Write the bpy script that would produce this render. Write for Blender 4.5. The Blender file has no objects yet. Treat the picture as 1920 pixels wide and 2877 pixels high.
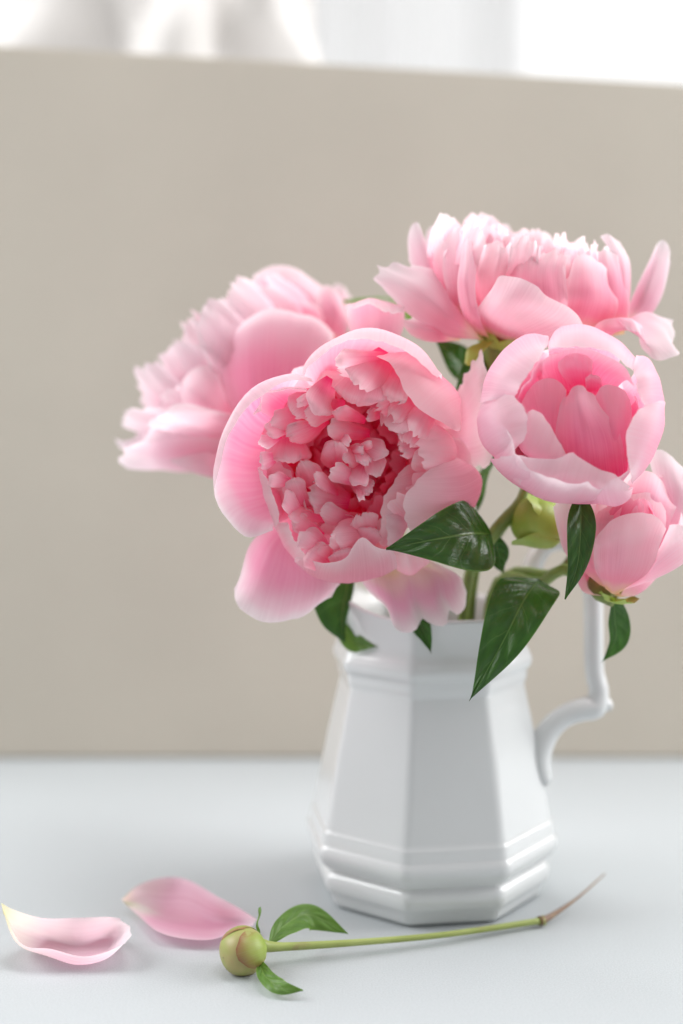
import bpy, math, random
import numpy as np
from mathutils import Vector, Matrix, noise

# ------------------------------------------------------------------ camera
sc = bpy.context.scene
COL = sc.collection
CAM_H, PITCH, FPX = 0.24, math.radians(6.0), 4000.0
W0, H0 = 1920.0, 2877.0
FOCUS = 0.560
cam_d = bpy.data.cameras.new('camera')
cam = bpy.data.objects.new('camera', cam_d)
COL.objects.link(cam)
cam.location = (0, 0, CAM_H)
cam.rotation_euler = (math.radians(90) - PITCH, 0, 0)
cam_d.sensor_fit = 'VERTICAL'
cam_d.sensor_height = 36.0
cam_d.lens = 36.0 * FPX / H0
cam_d.clip_start = 0.02
cam_d.clip_end = 50
cam_d.dof.use_dof = True
cam_d.dof.focus_distance = FOCUS
cam_d.dof.aperture_fstop = 2.8
sc.camera = cam

# ------------------------------------------------------------------ render + view
sc.render.engine = 'CYCLES'
sc.cycles.use_denoising = True
sc.cycles.max_bounces = 14
sc.cycles.diffuse_bounces = 10
sc.cycles.transmission_bounces = 10
sc.cycles.sample_clamp_indirect = 6
sc.view_settings.view_transform = 'Standard'
sc.view_settings.look = 'None'
sc.view_settings.exposure = 0.15
sc.view_settings.gamma = 1.0

# ------------------------------------------------------------------ room light (soft window light from both sides)
world = bpy.data.worlds.new('World')
sc.world = world
world.use_nodes = True
bg = world.node_tree.nodes['Background']
bg.inputs['Color'].default_value = (1.0, 1.0, 1.0, 1)
bg.inputs['Strength'].default_value = 0.36


def area(name, loc, target, size, power, color):
    ld = bpy.data.lights.new(name, 'AREA')
    ld.shape = 'RECTANGLE'
    ld.size, ld.size_y = size
    ld.energy = power
    ld.color = color
    o = bpy.data.objects.new(name, ld)
    COL.objects.link(o)
    o.location = loc
    d = Vector(target) - Vector(loc)
    o.rotation_euler = d.to_track_quat('-Z', 'Y').to_euler()
    return o


area('window_light_right', (1.10, 0.74, 0.70), (0.05, 0.62, 0.12), (0.9, 1.0), 17.0, (1.0, 0.995, 0.99))
area('window_light_left', (-1.05, 0.72, 0.80), (0.05, 0.62, 0.12), (0.8, 0.9), 14.5, (0.99, 0.995, 1.0))
area('window_light_top', (0.15, 0.74, 1.30), (0.05, 0.64, 0.12), (1.0, 0.5), 10.0, (1.0, 1.0, 1.0))

# ------------------------------------------------------------------ helpers
CR = Vector((1, 0, 0))
CU = Vector((0, math.sin(PITCH), math.cos(PITCH)))
CF = Vector((0, math.cos(PITCH), -math.sin(PITCH)))
CB = -CF
U = FOCUS / FPX            # one photograph pixel at the focus distance, in metres
CAMP = Vector((0, 0, CAM_H))


def at(px, py, d):
    """photograph pixel + distance along the lens axis -> point in the room"""
    return CAMP + CF * d + CR * ((px - W0 / 2) / FPX * d) + CU * (-(py - H0 / 2) / FPX * d)


def on_table(px, py, z=0.0):
    ray = at(px, py, 1.0) - CAMP
    t = (z - CAM_H) / ray.z
    return CAMP + ray * t


def catmull(pts, ts):
    P = np.asarray(pts, float)
    n = len(P)
    seg = np.linalg.norm(np.diff(P, axis=0), axis=1)
    knots = np.concatenate([[0], np.cumsum(seg)])
    knots = knots / max(knots[-1], 1e-9)
    P2 = np.vstack([2 * P[0] - P[1], P, 2 * P[-1] - P[-2]])
    out = []
    for t in ts:
        tt = min(max(t, 0.0), 1.0)
        i = int(min(max(np.searchsorted(knots, tt, side='right') - 1, 0), n - 2))
        f = (tt - knots[i]) / max(knots[i + 1] - knots[i], 1e-9)
        p0, p1, p2, p3 = P2[i], P2[i + 1], P2[i + 2], P2[i + 3]
        c = 0.5 * ((2 * p1) + (-p0 + p2) * f + (2 * p0 - 5 * p1 + 4 * p2 - p3) * f * f +
                   (-p0 + 3 * p1 - 3 * p2 + p3) * f ** 3)
        if t > 1.0:
            c = c + (P[-1] - P[-2]) / max(seg[-1], 1e-9) * seg.sum() * (t - 1.0)
        out.append(c)
    return np.array(out)


def interp(xs, ys, t):
    return float(np.interp(t, xs, ys))


def mesh_grid(name, V, nu, nv, UV=None, close_u=False):
    """V: list of nv rows of nu points"""
    me = bpy.data.meshes.new(name)
    faces = []
    for j in range(nv - 1):
        for i in range(nu - 1 if not close_u else nu):
            i2 = (i + 1) % nu
            faces.append((j * nu + i, j * nu + i2, (j + 1) * nu + i2, (j + 1) * nu + i))
    me.from_pydata([tuple(v) for v in V], [], faces)
    if UV is not None:
        uvl = me.uv_layers.new(name='UVMap')
        li = np.empty(len(me.loops), dtype=np.int32)
        me.loops.foreach_get('vertex_index', li)
        uvl.data.foreach_set('uv', np.asarray(UV, dtype=np.float32)[li].ravel())
    me.polygons.foreach_set('use_smooth', [True] * len(me.polygons))
    me.update()
    return me


def link(name, me, mat, parent=None, loc=None):
    o = bpy.data.objects.new(name, me)
    COL.objects.link(o)
    if mat is not None and not me.materials:
        me.materials.append(mat)
    if parent is not None:
        o.parent = parent
    if loc is not None:
        o.location = loc
    return o


def tag(o, label=None, cat=None, group=None, kind=None):
    if label: o['label'] = label
    if cat: o['category'] = cat
    if group: o['group'] = group
    if kind: o['kind'] = kind
    return o


def empty(name, loc):
    o = bpy.data.objects.new(name, None)
    COL.objects.link(o)
    o.location = loc
    o.empty_display_size = 0.01
    return o


# ------------------------------------------------------------------ materials
def new_mat(name):
    m = bpy.data.materials.new(name)
    m.use_nodes = True
    nt = m.node_tree
    nt.nodes.clear()
    return m, nt, nt.nodes, nt.links


def ramp(nd, stops, interp_='EASE'):
    r = nd.new('ShaderNodeValToRGB')
    cr = r.color_ramp
    cr.interpolation = interp_
    while len(cr.elements) < len(stops):
        cr.elements.new(0.5)
    for e, (p, c) in zip(cr.elements, stops):
        e.position = p
        e.color = (*c, 1)
    return r


def math_node(nd, lk, op, a, b=None, c=None):
    n = nd.new('ShaderNodeMath')
    n.operation = op
    for i, x in enumerate((a, b, c)):
        if x is None: continue
        if isinstance(x, (int, float)): n.inputs[i].default_value = x
        else: lk.new(x, n.inputs[i])
    return n.outputs[0]


def petal_mat(name, stops, edge, transl=0.56, flush=0.5, vary=0.10, rough=0.5, spec=0.2, flush_col=(0.80, 0.20, 0.36)):
    """petal colour: along its length (claw to tip), pale along the rim, blotchy flush and fine veins"""
    m, nt, nd, lk = new_mat(name)
    out = nd.new('ShaderNodeOutputMaterial')
    uv = nd.new('ShaderNodeTexCoord')
    sep = nd.new('ShaderNodeSeparateXYZ')
    lk.new(uv.outputs['UV'], sep.inputs[0])
    oi = nd.new('ShaderNodeObjectInfo')
    # wobble v with noise
    nz = nd.new('ShaderNodeTexNoise'); nz.inputs['Scale'].default_value = 2.2; nz.inputs['Detail'].default_value = 3
    mp = nd.new('ShaderNodeVectorMath'); mp.operation = 'ADD'
    sc3 = nd.new('ShaderNodeVectorMath'); sc3.operation = 'SCALE'
    cmb = nd.new('ShaderNodeCombineXYZ')
    lk.new(oi.outputs['Random'], cmb.inputs[2])
    lk.new(cmb.outputs[0], sc3.inputs[0]); sc3.inputs['Scale'].default_value = 37.0
    lk.new(uv.outputs['UV'], mp.inputs[0]); lk.new(sc3.outputs[0], mp.inputs[1])
    lk.new(mp.outputs[0], nz.inputs['Vector'])
    v = math_node(nd, lk, 'MULTIPLY_ADD', nz.outputs['Fac'], 0.22, sep.outputs[1])
    v = math_node(nd, lk, 'SUBTRACT', v, 0.11)
    r = ramp(nd, stops)
    lk.new(v, r.inputs['Fac'])
    # fine veins, fanning along the petal
    map2 = nd.new('ShaderNodeMapping'); map2.inputs['Scale'].default_value = (64, 1.3, 1)
    lk.new(mp.outputs[0], map2.inputs['Vector'])
    vn = nd.new('ShaderNodeTexNoise'); vn.inputs['Scale'].default_value = 1.0; vn.inputs['Detail'].default_value = 4
    lk.new(map2.outputs[0], vn.inputs['Vector'])
    # flush patches
    fl = nd.new('ShaderNodeTexNoise'); fl.inputs['Scale'].default_value = 1.5; fl.inputs['Detail'].default_value = 2
    mp3 = nd.new('ShaderNodeVectorMath'); mp3.operation = 'ADD'
    lk.new(mp.outputs[0], mp3.inputs[0]); mp3.inputs[1].default_value = (5, 3, 9)
    lk.new(mp3.outputs[0], fl.inputs['Vector'])
    flr = ramp(nd, [(0.42, (0, 0, 0)), (0.66, (1, 1, 1))])
    lk.new(fl.outputs['Fac'], flr.inputs['Fac'])
    mixf = nd.new('ShaderNodeMix'); mixf.data_type = 'RGBA'
    fac = math_node(nd, lk, 'MULTIPLY', flr.outputs['Color'], flush)
    lk.new(fac, mixf.inputs['Factor'])
    lk.new(r.outputs['Color'], mixf.inputs['A'])
    mixf.inputs['B'].default_value = (*flush_col, 1)
    # rim
    e1 = math_node(nd, lk, 'MULTIPLY_ADD', sep.outputs[0], 2.0, -1.0)
    e1 = math_node(nd, lk, 'ABSOLUTE', e1)
    e1 = math_node(nd, lk, 'POWER', e1, 4.0)
    e1 = math_node(nd, lk, 'MULTIPLY', e1, sep.outputs[1])
    e2 = math_node(nd, lk, 'POWER', sep.outputs[1], 6.5)
    em = math_node(nd, lk, 'MAXIMUM', e1, e2)
    em = math_node(nd, lk, 'MULTIPLY', em, math_node(nd, lk, 'MULTIPLY_ADD', nz.outputs['Fac'], 0.9, 0.35))
    em = math_node(nd, lk, 'MINIMUM', em, 0.92)
    mixe = nd.new('ShaderNodeMix'); mixe.data_type = 'RGBA'
    lk.new(em, mixe.inputs['Factor'])
    lk.new(mixf.outputs['Result'], mixe.inputs['A'])
    mixe.inputs['B'].default_value = (*edge, 1)
    hsv = nd.new('ShaderNodeHueSaturation')
    lk.new(mixe.outputs['Result'], hsv.inputs['Color'])
    amp = math_node(nd, lk, 'MULTIPLY_ADD', flr.outputs['Color'], 0.20, 0.06)
    val = math_node(nd, lk, 'MULTIPLY_ADD', math_node(nd, lk, 'SUBTRACT', vn.outputs['Fac'], 0.5), amp, 1.0)
    val2 = math_node(nd, lk, 'MULTIPLY_ADD', oi.outputs['Random'], vary, 1.0 - vary / 2)
    lk.new(math_node(nd, lk, 'MULTIPLY', val, val2), hsv.inputs['Value'])
    sat = math_node(nd, lk, 'MULTIPLY_ADD', vn.outputs['Fac'], -0.40, 1.22)
    lk.new(sat, hsv.inputs['Saturation'])
    bs = nd.new('ShaderNodeBsdfPrincipled')
    bs.inputs['Roughness'].default_value = rough
    bs.inputs['Specular IOR Level'].default_value = spec
    bs.inputs['Sheen Weight'].default_value = 0.0
    bs.inputs['Sheen Roughness'].default_value = 0.5
    lk.new(hsv.outputs[0], bs.inputs['Base Color'])
    tr = nd.new('ShaderNodeBsdfTranslucent')
    lk.new(hsv.outputs[0], tr.inputs['Color'])
    bmp = nd.new('ShaderNodeBump'); bmp.inputs['Strength'].default_value = 0.03; bmp.inputs['Distance'].default_value = 0.0006
    lk.new(vn.outputs['Fac'], bmp.inputs['Height'])
    lk.new(bmp.outputs[0], bs.inputs['Normal'])
    mx = nd.new('ShaderNodeMixShader'); mx.inputs[0].default_value = transl
    lk.new(bs.outputs[0], mx.inputs[1]); lk.new(tr.outputs[0], mx.inputs[2])
    lk.new(mx.outputs[0], out.inputs['Surface'])
    return m


CREAM = (0.90, 0.76, 0.42)
M = {}
M['guard'] = petal_mat('peony_guard_petal', [(0.0, CREAM), (0.12, (0.94, 0.60, 0.52)), (0.30, (0.95, 0.36, 0.49)),
                       (0.60, (0.96, 0.53, 0.65)), (1.0, (0.97, 0.76, 0.82))], (0.975, 0.90, 0.92), flush=0.36, flush_col=(0.95, 0.36, 0.54))
M['blush'] = petal_mat('peony_blush_petal', [(0.0, CREAM), (0.42, (0.94, 0.80, 0.56)), (0.60, (0.95, 0.62, 0.64)),
                       (0.78, (0.95, 0.42, 0.62)), (1.0, (0.97, 0.72, 0.81))], (0.97, 0.87, 0.90), flush=0.22, flush_col=(0.94, 0.38, 0.56))
M['rosy'] = petal_mat('peony_rosy_petal', [(0.0, (0.94, 0.54, 0.52)), (0.25, (0.95, 0.30, 0.47)), (0.58, (0.96, 0.40, 0.58)),
                      (0.84, (0.96, 0.62, 0.74)), (1.0, (0.97, 0.82, 0.87))], (0.98, 0.92, 0.94), flush=0.25, flush_col=(0.95, 0.32, 0.54))
M['inner'] = petal_mat('peony_inner_petal', [(0.0, (0.93, 0.08, 0.28)), (0.32, (0.95, 0.26, 0.43)), (0.62, (0.97, 0.50, 0.61)),
                       (1.0, (0.975, 0.71, 0.78))], (0.98, 0.88, 0.90), flush=0.15, vary=0.12, transl=0.60, spec=0.2, flush_col=(0.95, 0.34, 0.50))
M['pale'] = petal_mat('peony_pale_petal', [(0.0, CREAM), (0.10, (0.94, 0.68, 0.62)), (0.26, (0.95, 0.47, 0.60)),
                      (0.56, (0.96, 0.64, 0.74)), (0.85, (0.965, 0.80, 0.86)), (1.0, (0.97, 0.86, 0.90))], (0.975, 0.91, 0.935), flush=0.30, flush_col=(0.95, 0.45, 0.62))
M['cup'] = petal_mat('peony_cup_petal', [(0.0, (0.95, 0.34, 0.52)), (0.4, (0.955, 0.48, 0.64)), (0.72, (0.96, 0.66, 0.77)),
                     (1.0, (0.97, 0.81, 0.87))], (0.98, 0.92, 0.94), flush=0.22, flush_col=(0.95, 0.46, 0.64))
M['cup_heart'] = petal_mat('peony_cup_heart_petal', [(0.0, (0.95, 0.20, 0.42)), (0.45, (0.955, 0.36, 0.55)), (1.0, (0.96, 0.58, 0.70))],
                           (0.97, 0.74, 0.82), flush=0.2, transl=0.5, flush_col=(0.95, 0.32, 0.52))
M['deep'] = petal_mat('peony_deep_petal', [(0.0, (0.90, 0.03, 0.20)), (0.5, (0.93, 0.09, 0.31)), (1.0, (0.95, 0.28, 0.46))],
                      (0.97, 0.60, 0.70), flush=0.25, transl=0.5, spec=0.12, flush_col=(0.95, 0.24, 0.46))
M['loose_pink'] = petal_mat('loose_pink_petal', [(0.0, (0.93, 0.88, 0.66)), (0.14, (0.95, 0.84, 0.80)), (0.36, (0.96, 0.60, 0.71)),
                            (0.72, (0.96, 0.58, 0.70)), (1.0, (0.965, 0.72, 0.82))], (0.975, 0.84, 0.89), flush=0.35, flush_col=(0.94, 0.42, 0.62))
M['loose'] = petal_mat('loose_petal', [(0.0, (0.92, 0.89, 0.58)), (0.16, (0.95, 0.89, 0.80)), (0.38, (0.96, 0.78, 0.82)),
                       (0.7, (0.965, 0.70, 0.78)), (1.0, (0.97, 0.84, 0.89))], (0.98, 0.92, 0.94), flush=0.32, flush_col=(0.94, 0.48, 0.66))


def leaf_mat(name, dark, light, gloss=0.26, vein=(0.20, 0.33, 0.09)):
    m, nt, nd, lk = new_mat(name)
    out = nd.new('ShaderNodeOutputMaterial')
    uv = nd.new('ShaderNodeTexCoord')
    sep = nd.new('ShaderNodeSeparateXYZ'); lk.new(uv.outputs['UV'], sep.inputs[0])
    au = math_node(nd, lk, 'ABSOLUTE', math_node(nd, lk, 'MULTIPLY_ADD', sep.outputs[0], 2.0, -1.0))
    nz = nd.new('ShaderNodeTexNoise'); nz.inputs['Scale'].default_value = 5; nz.inputs['Detail'].default_value = 5
    lk.new(uv.outputs['UV'], nz.inputs['Vector'])
    # midrib
    mid = math_node(nd, lk, 'SUBTRACT', 1.0, math_node(nd, lk, 'MULTIPLY', au, 22.0)); mid = math_node(nd, lk, 'MAXIMUM', mid, 0.0)
    # side veins
    ph = math_node(nd, lk, 'SUBTRACT', sep.outputs[1], math_node(nd, lk, 'MULTIPLY', math_node(nd, lk, 'POWER', au, 0.8), 0.22))
    ph = math_node(nd, lk, 'MULTIPLY_ADD', nz.outputs['Fac'], 0.05, ph)
    sv = math_node(nd, lk, 'ABSOLUTE', math_node(nd, lk, 'SINE', math_node(nd, lk, 'MULTIPLY', ph, 17.0)))
    sv = math_node(nd, lk, 'MAXIMUM', math_node(nd, lk, 'SUBTRACT', 1.0, math_node(nd, lk, 'MULTIPLY', sv, 11.0)), 0.0)
    sv = math_node(nd, lk, 'MULTIPLY', sv, math_node(nd, lk, 'MULTIPLY_ADD', au, -0.5, 0.55))
    veins = math_node(nd, lk, 'MAXIMUM', mid, sv)
    # fine net
    vo = nd.new('ShaderNodeTexVoronoi'); vo.feature = 'DISTANCE_TO_EDGE'; vo.inputs['Scale'].default_value = 17
    lk.new(uv.outputs['UV'], vo.inputs['Vector'])
    base = ramp(nd, [(0.3, dark), (0.72, light)])
    lk.new(nz.outputs['Fac'], base.inputs['Fac'])
    mx = nd.new('ShaderNodeMix'); mx.data_type = 'RGBA'
    lk.new(math_node(nd, lk, 'MULTIPLY', veins, 0.75), mx.inputs['Factor'])
    lk.new(base.outputs[0], mx.inputs['A']); mx.inputs['B'].default_value = (*vein, 1)
    rim = math_node(nd, lk, 'GREATER_THAN', au, 0.965)
    mx2 = nd.new('ShaderNodeMix'); mx2.data_type = 'RGBA'
    lk.new(math_node(nd, lk, 'MULTIPLY', rim, 0.6), mx2.inputs['Factor'])
    lk.new(mx.outputs['Result'], mx2.inputs['A']); mx2.inputs['B'].default_value = (*vein, 1)
    h = math_node(nd, lk, 'MULTIPLY_ADD', veins, -1.0, math_node(nd, lk, 'MULTIPLY', math_node(nd, lk, 'MINIMUM', vo.outputs['Distance'], 0.15), 2.0))
    bmp = nd.new('ShaderNodeBump'); bmp.inputs['Strength'].default_value = 0.25; bmp.inputs['Distance'].default_value = 0.0006
    lk.new(h, bmp.inputs['Height'])
    bs = nd.new('ShaderNodeBsdfPrincipled')
    bs.inputs['Roughness'].default_value = gloss
    lk.new(mx2.outputs['Result'], bs.inputs['Base Color'])
    lk.new(bmp.outputs[0], bs.inputs['Normal'])
    tr = nd.new('ShaderNodeBsdfTranslucent'); tr.inputs['Color'].default_value = (light[0] * 2.2, light[1] * 2.0, light[2] * 1.3, 1)
    ms = nd.new('ShaderNodeMixShader'); ms.inputs[0].default_value = 0.28
    lk.new(bs.outputs[0], ms.inputs[1]); lk.new(tr.outputs[0], ms.inputs[2])
    lk.new(ms.outputs[0], out.inputs['Surface'])
    return m


M['leaf'] = leaf_mat('peony_leaf', (0.015, 0.055, 0.010), (0.034, 0.110, 0.016))
M['leaf_light'] = leaf_mat('young_leaf', (0.06, 0.14, 0.025), (0.12, 0.24, 0.045), gloss=0.4, vein=(0.3, 0.42, 0.14))


def stem_mat(name, a, b, c, scale=60.0, rough=0.42):
    m, nt, nd, lk = new_mat(name)
    out = nd.new('ShaderNodeOutputMaterial')
    tc = nd.new('ShaderNodeTexCoord')
    nz = nd.new('ShaderNodeTexNoise'); nz.inputs['Scale'].default_value = scale; nz.inputs['Detail'].default_value = 4
    lk.new(tc.outputs['Object'], nz.inputs['Vector'])
    r = ramp(nd, [(0.3, a), (0.55, b), (0.78, c)])
    lk.new(nz.outputs['Fac'], r.inputs['Fac'])
    bs = nd.new('ShaderNodeBsdfPrincipled'); bs.inputs['Roughness'].default_value = rough
    bs.inputs['Subsurface Weight'].default_value = 0.15
    bs.inputs['Subsurface Radius'].default_value = (0.002, 0.003, 0.001)
    lk.new(r.outputs[0], bs.inputs['Base Color'])
    bmp = nd.new('ShaderNodeBump'); bmp.inputs['Strength'].default_value = 0.25; bmp.inputs['Distance'].default_value = 0.0005
    lk.new(nz.outputs['Fac'], bmp.inputs['Height']); lk.new(bmp.outputs[0], bs.inputs['Normal'])
    lk.new(bs.outputs[0], out.inputs['Surface'])
    return m


M['stem'] = stem_mat('flower_stem', (0.22, 0.30, 0.06), (0.17, 0.24, 0.05), (0.16, 0.09, 0.04), 90)
M['stem_light'] = stem_mat('cut_stem', (0.36, 0.42, 0.13), (0.31, 0.37, 0.10), (0.28, 0.24, 0.10), 90)
M['twig'] = stem_mat('dry_twig', (0.25, 0.16, 0.07), (0.20, 0.11, 0.06), (0.14, 0.07, 0.05), 200)
M['sepal'] = stem_mat('sepal', (0.29, 0.45, 0.055), (0.37, 0.50, 0.08), (0.50, 0.48, 0.17), 70)
M['bud'] = stem_mat('bud_skin', (0.30, 0.37, 0.09), (0.38, 0.33, 0.13), (0.42, 0.14, 0.10), 62)
M['bud_sepal'] = petal_mat('bud_sepal', [(0.0, (0.30, 0.42, 0.08)), (0.6, (0.34, 0.43, 0.10)), (1.0, (0.36, 0.33, 0.12))], (0.30, 0.09, 0.06), transl=0.06, flush=0.45, flush_col=(0.30, 0.20, 0.08), rough=0.38, spec=0.4)


def simple(name, col, rough=0.5, coat=0.0, spec=0.5, bump=None):
    m, nt, nd, lk = new_mat(name)
    out = nd.new('ShaderNodeOutputMaterial')
    bs = nd.new('ShaderNodeBsdfPrincipled')
    bs.inputs['Base Color'].default_value = (*col, 1)
    bs.inputs['Roughness'].default_value = rough
    bs.inputs['Coat Weight'].default_value = coat
    bs.inputs['Coat Roughness'].default_value = 0.08
    bs.inputs['Specular IOR Level'].default_value = spec
    if bump:
        tc = nd.new('ShaderNodeTexCoord')
        nz = nd.new('ShaderNodeTexNoise'); nz.inputs['Scale'].default_value = bump[0]; nz.inputs['Detail'].default_value = 6
        lk.new(tc.outputs['Object'], nz.inputs['Vector'])
        b = nd.new('ShaderNodeBump'); b.inputs['Strength'].default_value = bump[1]; b.inputs['Distance'].default_value = bump[2]
        lk.new(nz.outputs['Fac'], b.inputs['Height']); lk.new(b.outputs[0], bs.inputs['Normal'])
        nz2 = nd.new('ShaderNodeTexNoise'); nz2.inputs['Scale'].default_value = bump[3]; nz2.inputs['Detail'].default_value = 4
        lk.new(tc.outputs['Object'], nz2.inputs['Vector'])
        k = bump[4]
        r = ramp(nd, [(0.3, tuple(c * (1 - k) for c in col)), (0.7, tuple(min(1, c * (1 + k)) for c in col))])
        lk.new(nz2.outputs['Fac'], r.inputs['Fac'])
        # fine paper speckle
        mx = nd.new('ShaderNodeMix'); mx.data_type = 'RGBA'; mx.blend_type = 'MULTIPLY'
        mx.inputs['Factor'].default_value = 1.0
        g = bump[5] if len(bump) > 5 else 1.0
        r2 = ramp(nd, [(0.40, (g, g, g)), (0.60, (1, 1, 1))])
        lk.new(nz.outputs['Fac'], r2.inputs['Fac'])
        lk.new(r.outputs[0], mx.inputs['A']); lk.new(r2.outputs[0], mx.inputs['B'])
        lk.new(mx.outputs['Result'], bs.inputs['Base Color'])
    lk.new(bs.outputs[0], out.inputs['Surface'])
    return m


M['porcelain'] = simple('white_porcelain', (0.66, 0.675, 0.68), 0.22, 0.6, 0.5, (35, 0.05, 0.0008, 9, 0.012))
M['table'] = simple('pale_table', (0.46, 0.49, 0.505), 0.62, 0.0, 0.35, (1400, 0.35, 0.0004, 5, 0.012, 0.91))
M['board'] = simple('beige_board', (0.585, 0.54, 0.465), 0.8, 0.0, 0.2, (500, 0.2, 0.0004, 6, 0.035, 0.97))
M['white_paint'] = simple('white_paint', (0.80, 0.80, 0.80), 0.5, 0, 0.4, (60, 0.1, 0.001, 3, 0.02))
M['cloth'] = simple('white_cloth', (0.60, 0.58, 0.565), 0.85, 0, 0.2, (300, 0.3, 0.001, 6, 0.05))

# ------------------------------------------------------------------ setting: table, board, window behind
BOARD_Y = 0.846


def box_mesh(name, x0, x1, y0, y1, z0, z1, bev=0.0):
    import bmesh
    bm = bmesh.new()
    bmesh.ops.create_cube(bm, size=1)
    for v in bm.verts:
        v.co = Vector(((x0 + x1) / 2 + v.co.x * (x1 - x0), (y0 + y1) / 2 + v.co.y * (y1 - y0), (z0 + z1) / 2 + v.co.z * (z1 - z0)))
    if bev:
        bmesh.ops.bevel(bm, geom=list(bm.edges), offset=bev, segments=3, affect='EDGES', profile=0.5)
    me = bpy.data.meshes.new(name)
    bm.to_mesh(me); bm.free()
    return me


tag(link('table', box_mesh('table', -1.1, 1.1, -0.25, 1.25, -0.035, 0.0, 0.003), M['table']),
    'pale grey matt table top under the jug', 'table', kind='structure')


def make_board():
    t = 0.012
    zl, zr = 0.0, 0.0
    # top edge falls from left to right in the photograph
    pl = at(0, 128, 1.0) - CAMP; pr = at(1920, 236, 1.0) - CAMP
    def top(ray): return CAM_H + ray.z / ray.y * BOARD_Y
    xl, xr = pl.x / pl.y * BOARD_Y, pr.x / pr.y * BOARD_Y
    tl, tr_ = top(pl), top(pr)
    k = (tr_ - tl) / (xr - xl)
    X0, X1 = -0.62, 0.62
    Z0, Z1 = tl + k * (X0 - xl), tl + k * (X1 - xl)
    import bmesh
    bm = bmesh.new()
    vs = []
    for y in (BOARD_Y, BOARD_Y + t):
        for (x, z) in ((X0, 0.0005), (X1, 0.0005), (X1, Z1), (X0, Z0)):
            vs.append(bm.verts.new((x, y, z)))
    for f in ((0, 1, 2, 3), (7, 6, 5, 4), (0, 4, 5, 1), (1, 5, 6, 2), (2, 6, 7, 3), (3, 7, 4, 0)):
        bm.faces.new([vs[i] for i in f])
    bmesh.ops.recalc_face_normals(bm, faces=bm.faces)
    bmesh.ops.bevel(bm, geom=list(bm.edges), offset=0.0015, segments=2, affect='EDGES')
    me = bpy.data.meshes.new('backdrop_board'); bm.to_mesh(me); bm.free()
    o = link('backdrop_board', me, M['board'])
    tag(o, 'upright beige board with a sloping top edge behind the jug', 'board')


make_board()


# window far behind: white frame bars and bright panes
def window_behind():
    y = 2.3
    w = empty('window', (0, y, 0.2))
    m, nt, nd, lk = new_mat('bright_daylight_pane')
    out = nd.new('ShaderNodeOutputMaterial'); e = nd.new('ShaderNodeEmission')
    e.inputs['Color'].default_value = (1.0, 1.0, 1.0, 1); e.inputs['Strength'].default_value = 1.08
    lk.new(e.outputs[0], out.inputs['Surface'])
    def px_x(px, yy=y): return (px - 960) / FPX * yy / math.cos(PITCH) * 0.965
    spans = [(-500, 60), (760, 1270), (1300, 2350)]
    for a, b in spans:
        me = box_mesh('pane', px_x(a), px_x(b), 0.0, 0.006, 0.1, 1.6)
        link('pane', me, m, w)
    bars = [(60, 100), (730, 760), (1270, 1300)]
    for a, b in bars:
        me = box_mesh('frame_bar', px_x(a), px_x(b), -0.03, 0.03, 0.05, 1.65, 0.004)
        link('frame_bar', me, M['white_paint'], w)
    link('sill', box_mesh('sill', px_x(-520), px_x(2370), -0.08, 0.05, 0.0, 0.05, 0.004), M['white_paint'], w)
    tag(w, 'bright white window with pale bars beyond the beige board', 'window')


window_behind()


def sheer_curtain():
    m, nt, nd, lk = new_mat('sheer_curtain')
    out = nd.new('ShaderNodeOutputMaterial')
    df = nd.new('ShaderNodeBsdfDiffuse'); df.inputs['Color'].default_value = (0.85, 0.85, 0.85, 1)
    tr = nd.new('ShaderNodeBsdfTranslucent'); tr.inputs['Color'].default_value = (0.95, 0.95, 0.95, 1)
    tc = nd.new('ShaderNodeTexCoord'); nz = nd.new('ShaderNodeTexNoise'); nz.inputs['Scale'].default_value = 40
    lk.new(tc.outputs['Object'], nz.inputs['Vector'])
    ms = nd.new('ShaderNodeMixShader')
    lk.new(math_node(nd, lk, 'MULTIPLY_ADD', nz.outputs['Fac'], 0.2, 0.5), ms.inputs[0])
    lk.new(df.outputs[0], ms.inputs[1]); lk.new(tr.outputs[0], ms.inputs[2]); lk.new(ms.outputs[0], out.inputs['Surface'])
    x0, x1, y = -0.13, 0.27, 2.16
    V, nu, nv = [], 120, 6
    for j in range(nv):
        for i in range(nu):
            t = i / (nu - 1)
            V.append((x0 + (x1 - x0) * t, y + 0.034 * math.sin(t * 27) + 0.020 * math.sin(t * 11 + 1), 0.08 + j / (nv - 1) * 1.4))
    tag(link('curtain', mesh_grid('curtain', V, nu, nv), m), 'sheer white curtain hanging in folds beside the bright window', 'curtain')


sheer_curtain()


def cloth_behind():
    """crumpled white cloth heaped behind the board"""
    rng = random.Random(4)
    V, UV = [], []
    nu, nv = 70, 40
    cx, cy = -0.125, 1.12
    for j in range(nv):
        b = j / (nv - 1)
        for i in range(nu):
            a = i / (nu - 1) * 2 * math.pi
            p = math.pi * 0.5 * b
            rx, ry, h = 0.155, 0.12, 0.56
            rr = math.cos(p) ** 0.55
            n1 = noise.noise(Vector((math.cos(a) * 2.2, math.sin(a) * 2.2, b * 2.6))) * 0.070
            n2 = noise.noise(Vector((math.cos(a) * 5, math.sin(a) * 5, b * 7 + 4))) * 0.034
            f = (1 + (n1 + n2) / 0.13)
            V.append((cx + math.cos(a) * rx * rr * f, cy + math.sin(a) * ry * rr * f, 0.001 + h * math.sin(p) ** 0.8 * (1 + n1)))
            UV.append((i / nu, b))
    me = mesh_grid('white_cloth', V, nu, nv, UV)
    o = link('white_cloth', me, M['cloth'])
    tag(o, 'crumpled white cloth heaped behind the beige board', 'cloth')


cloth_behind()


# ------------------------------------------------------------------ jug
JX, JY = 0.0405, 0.634
JUG_ROT = math.radians(-14.0)     # angle of one corner, measured from the camera side


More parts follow.
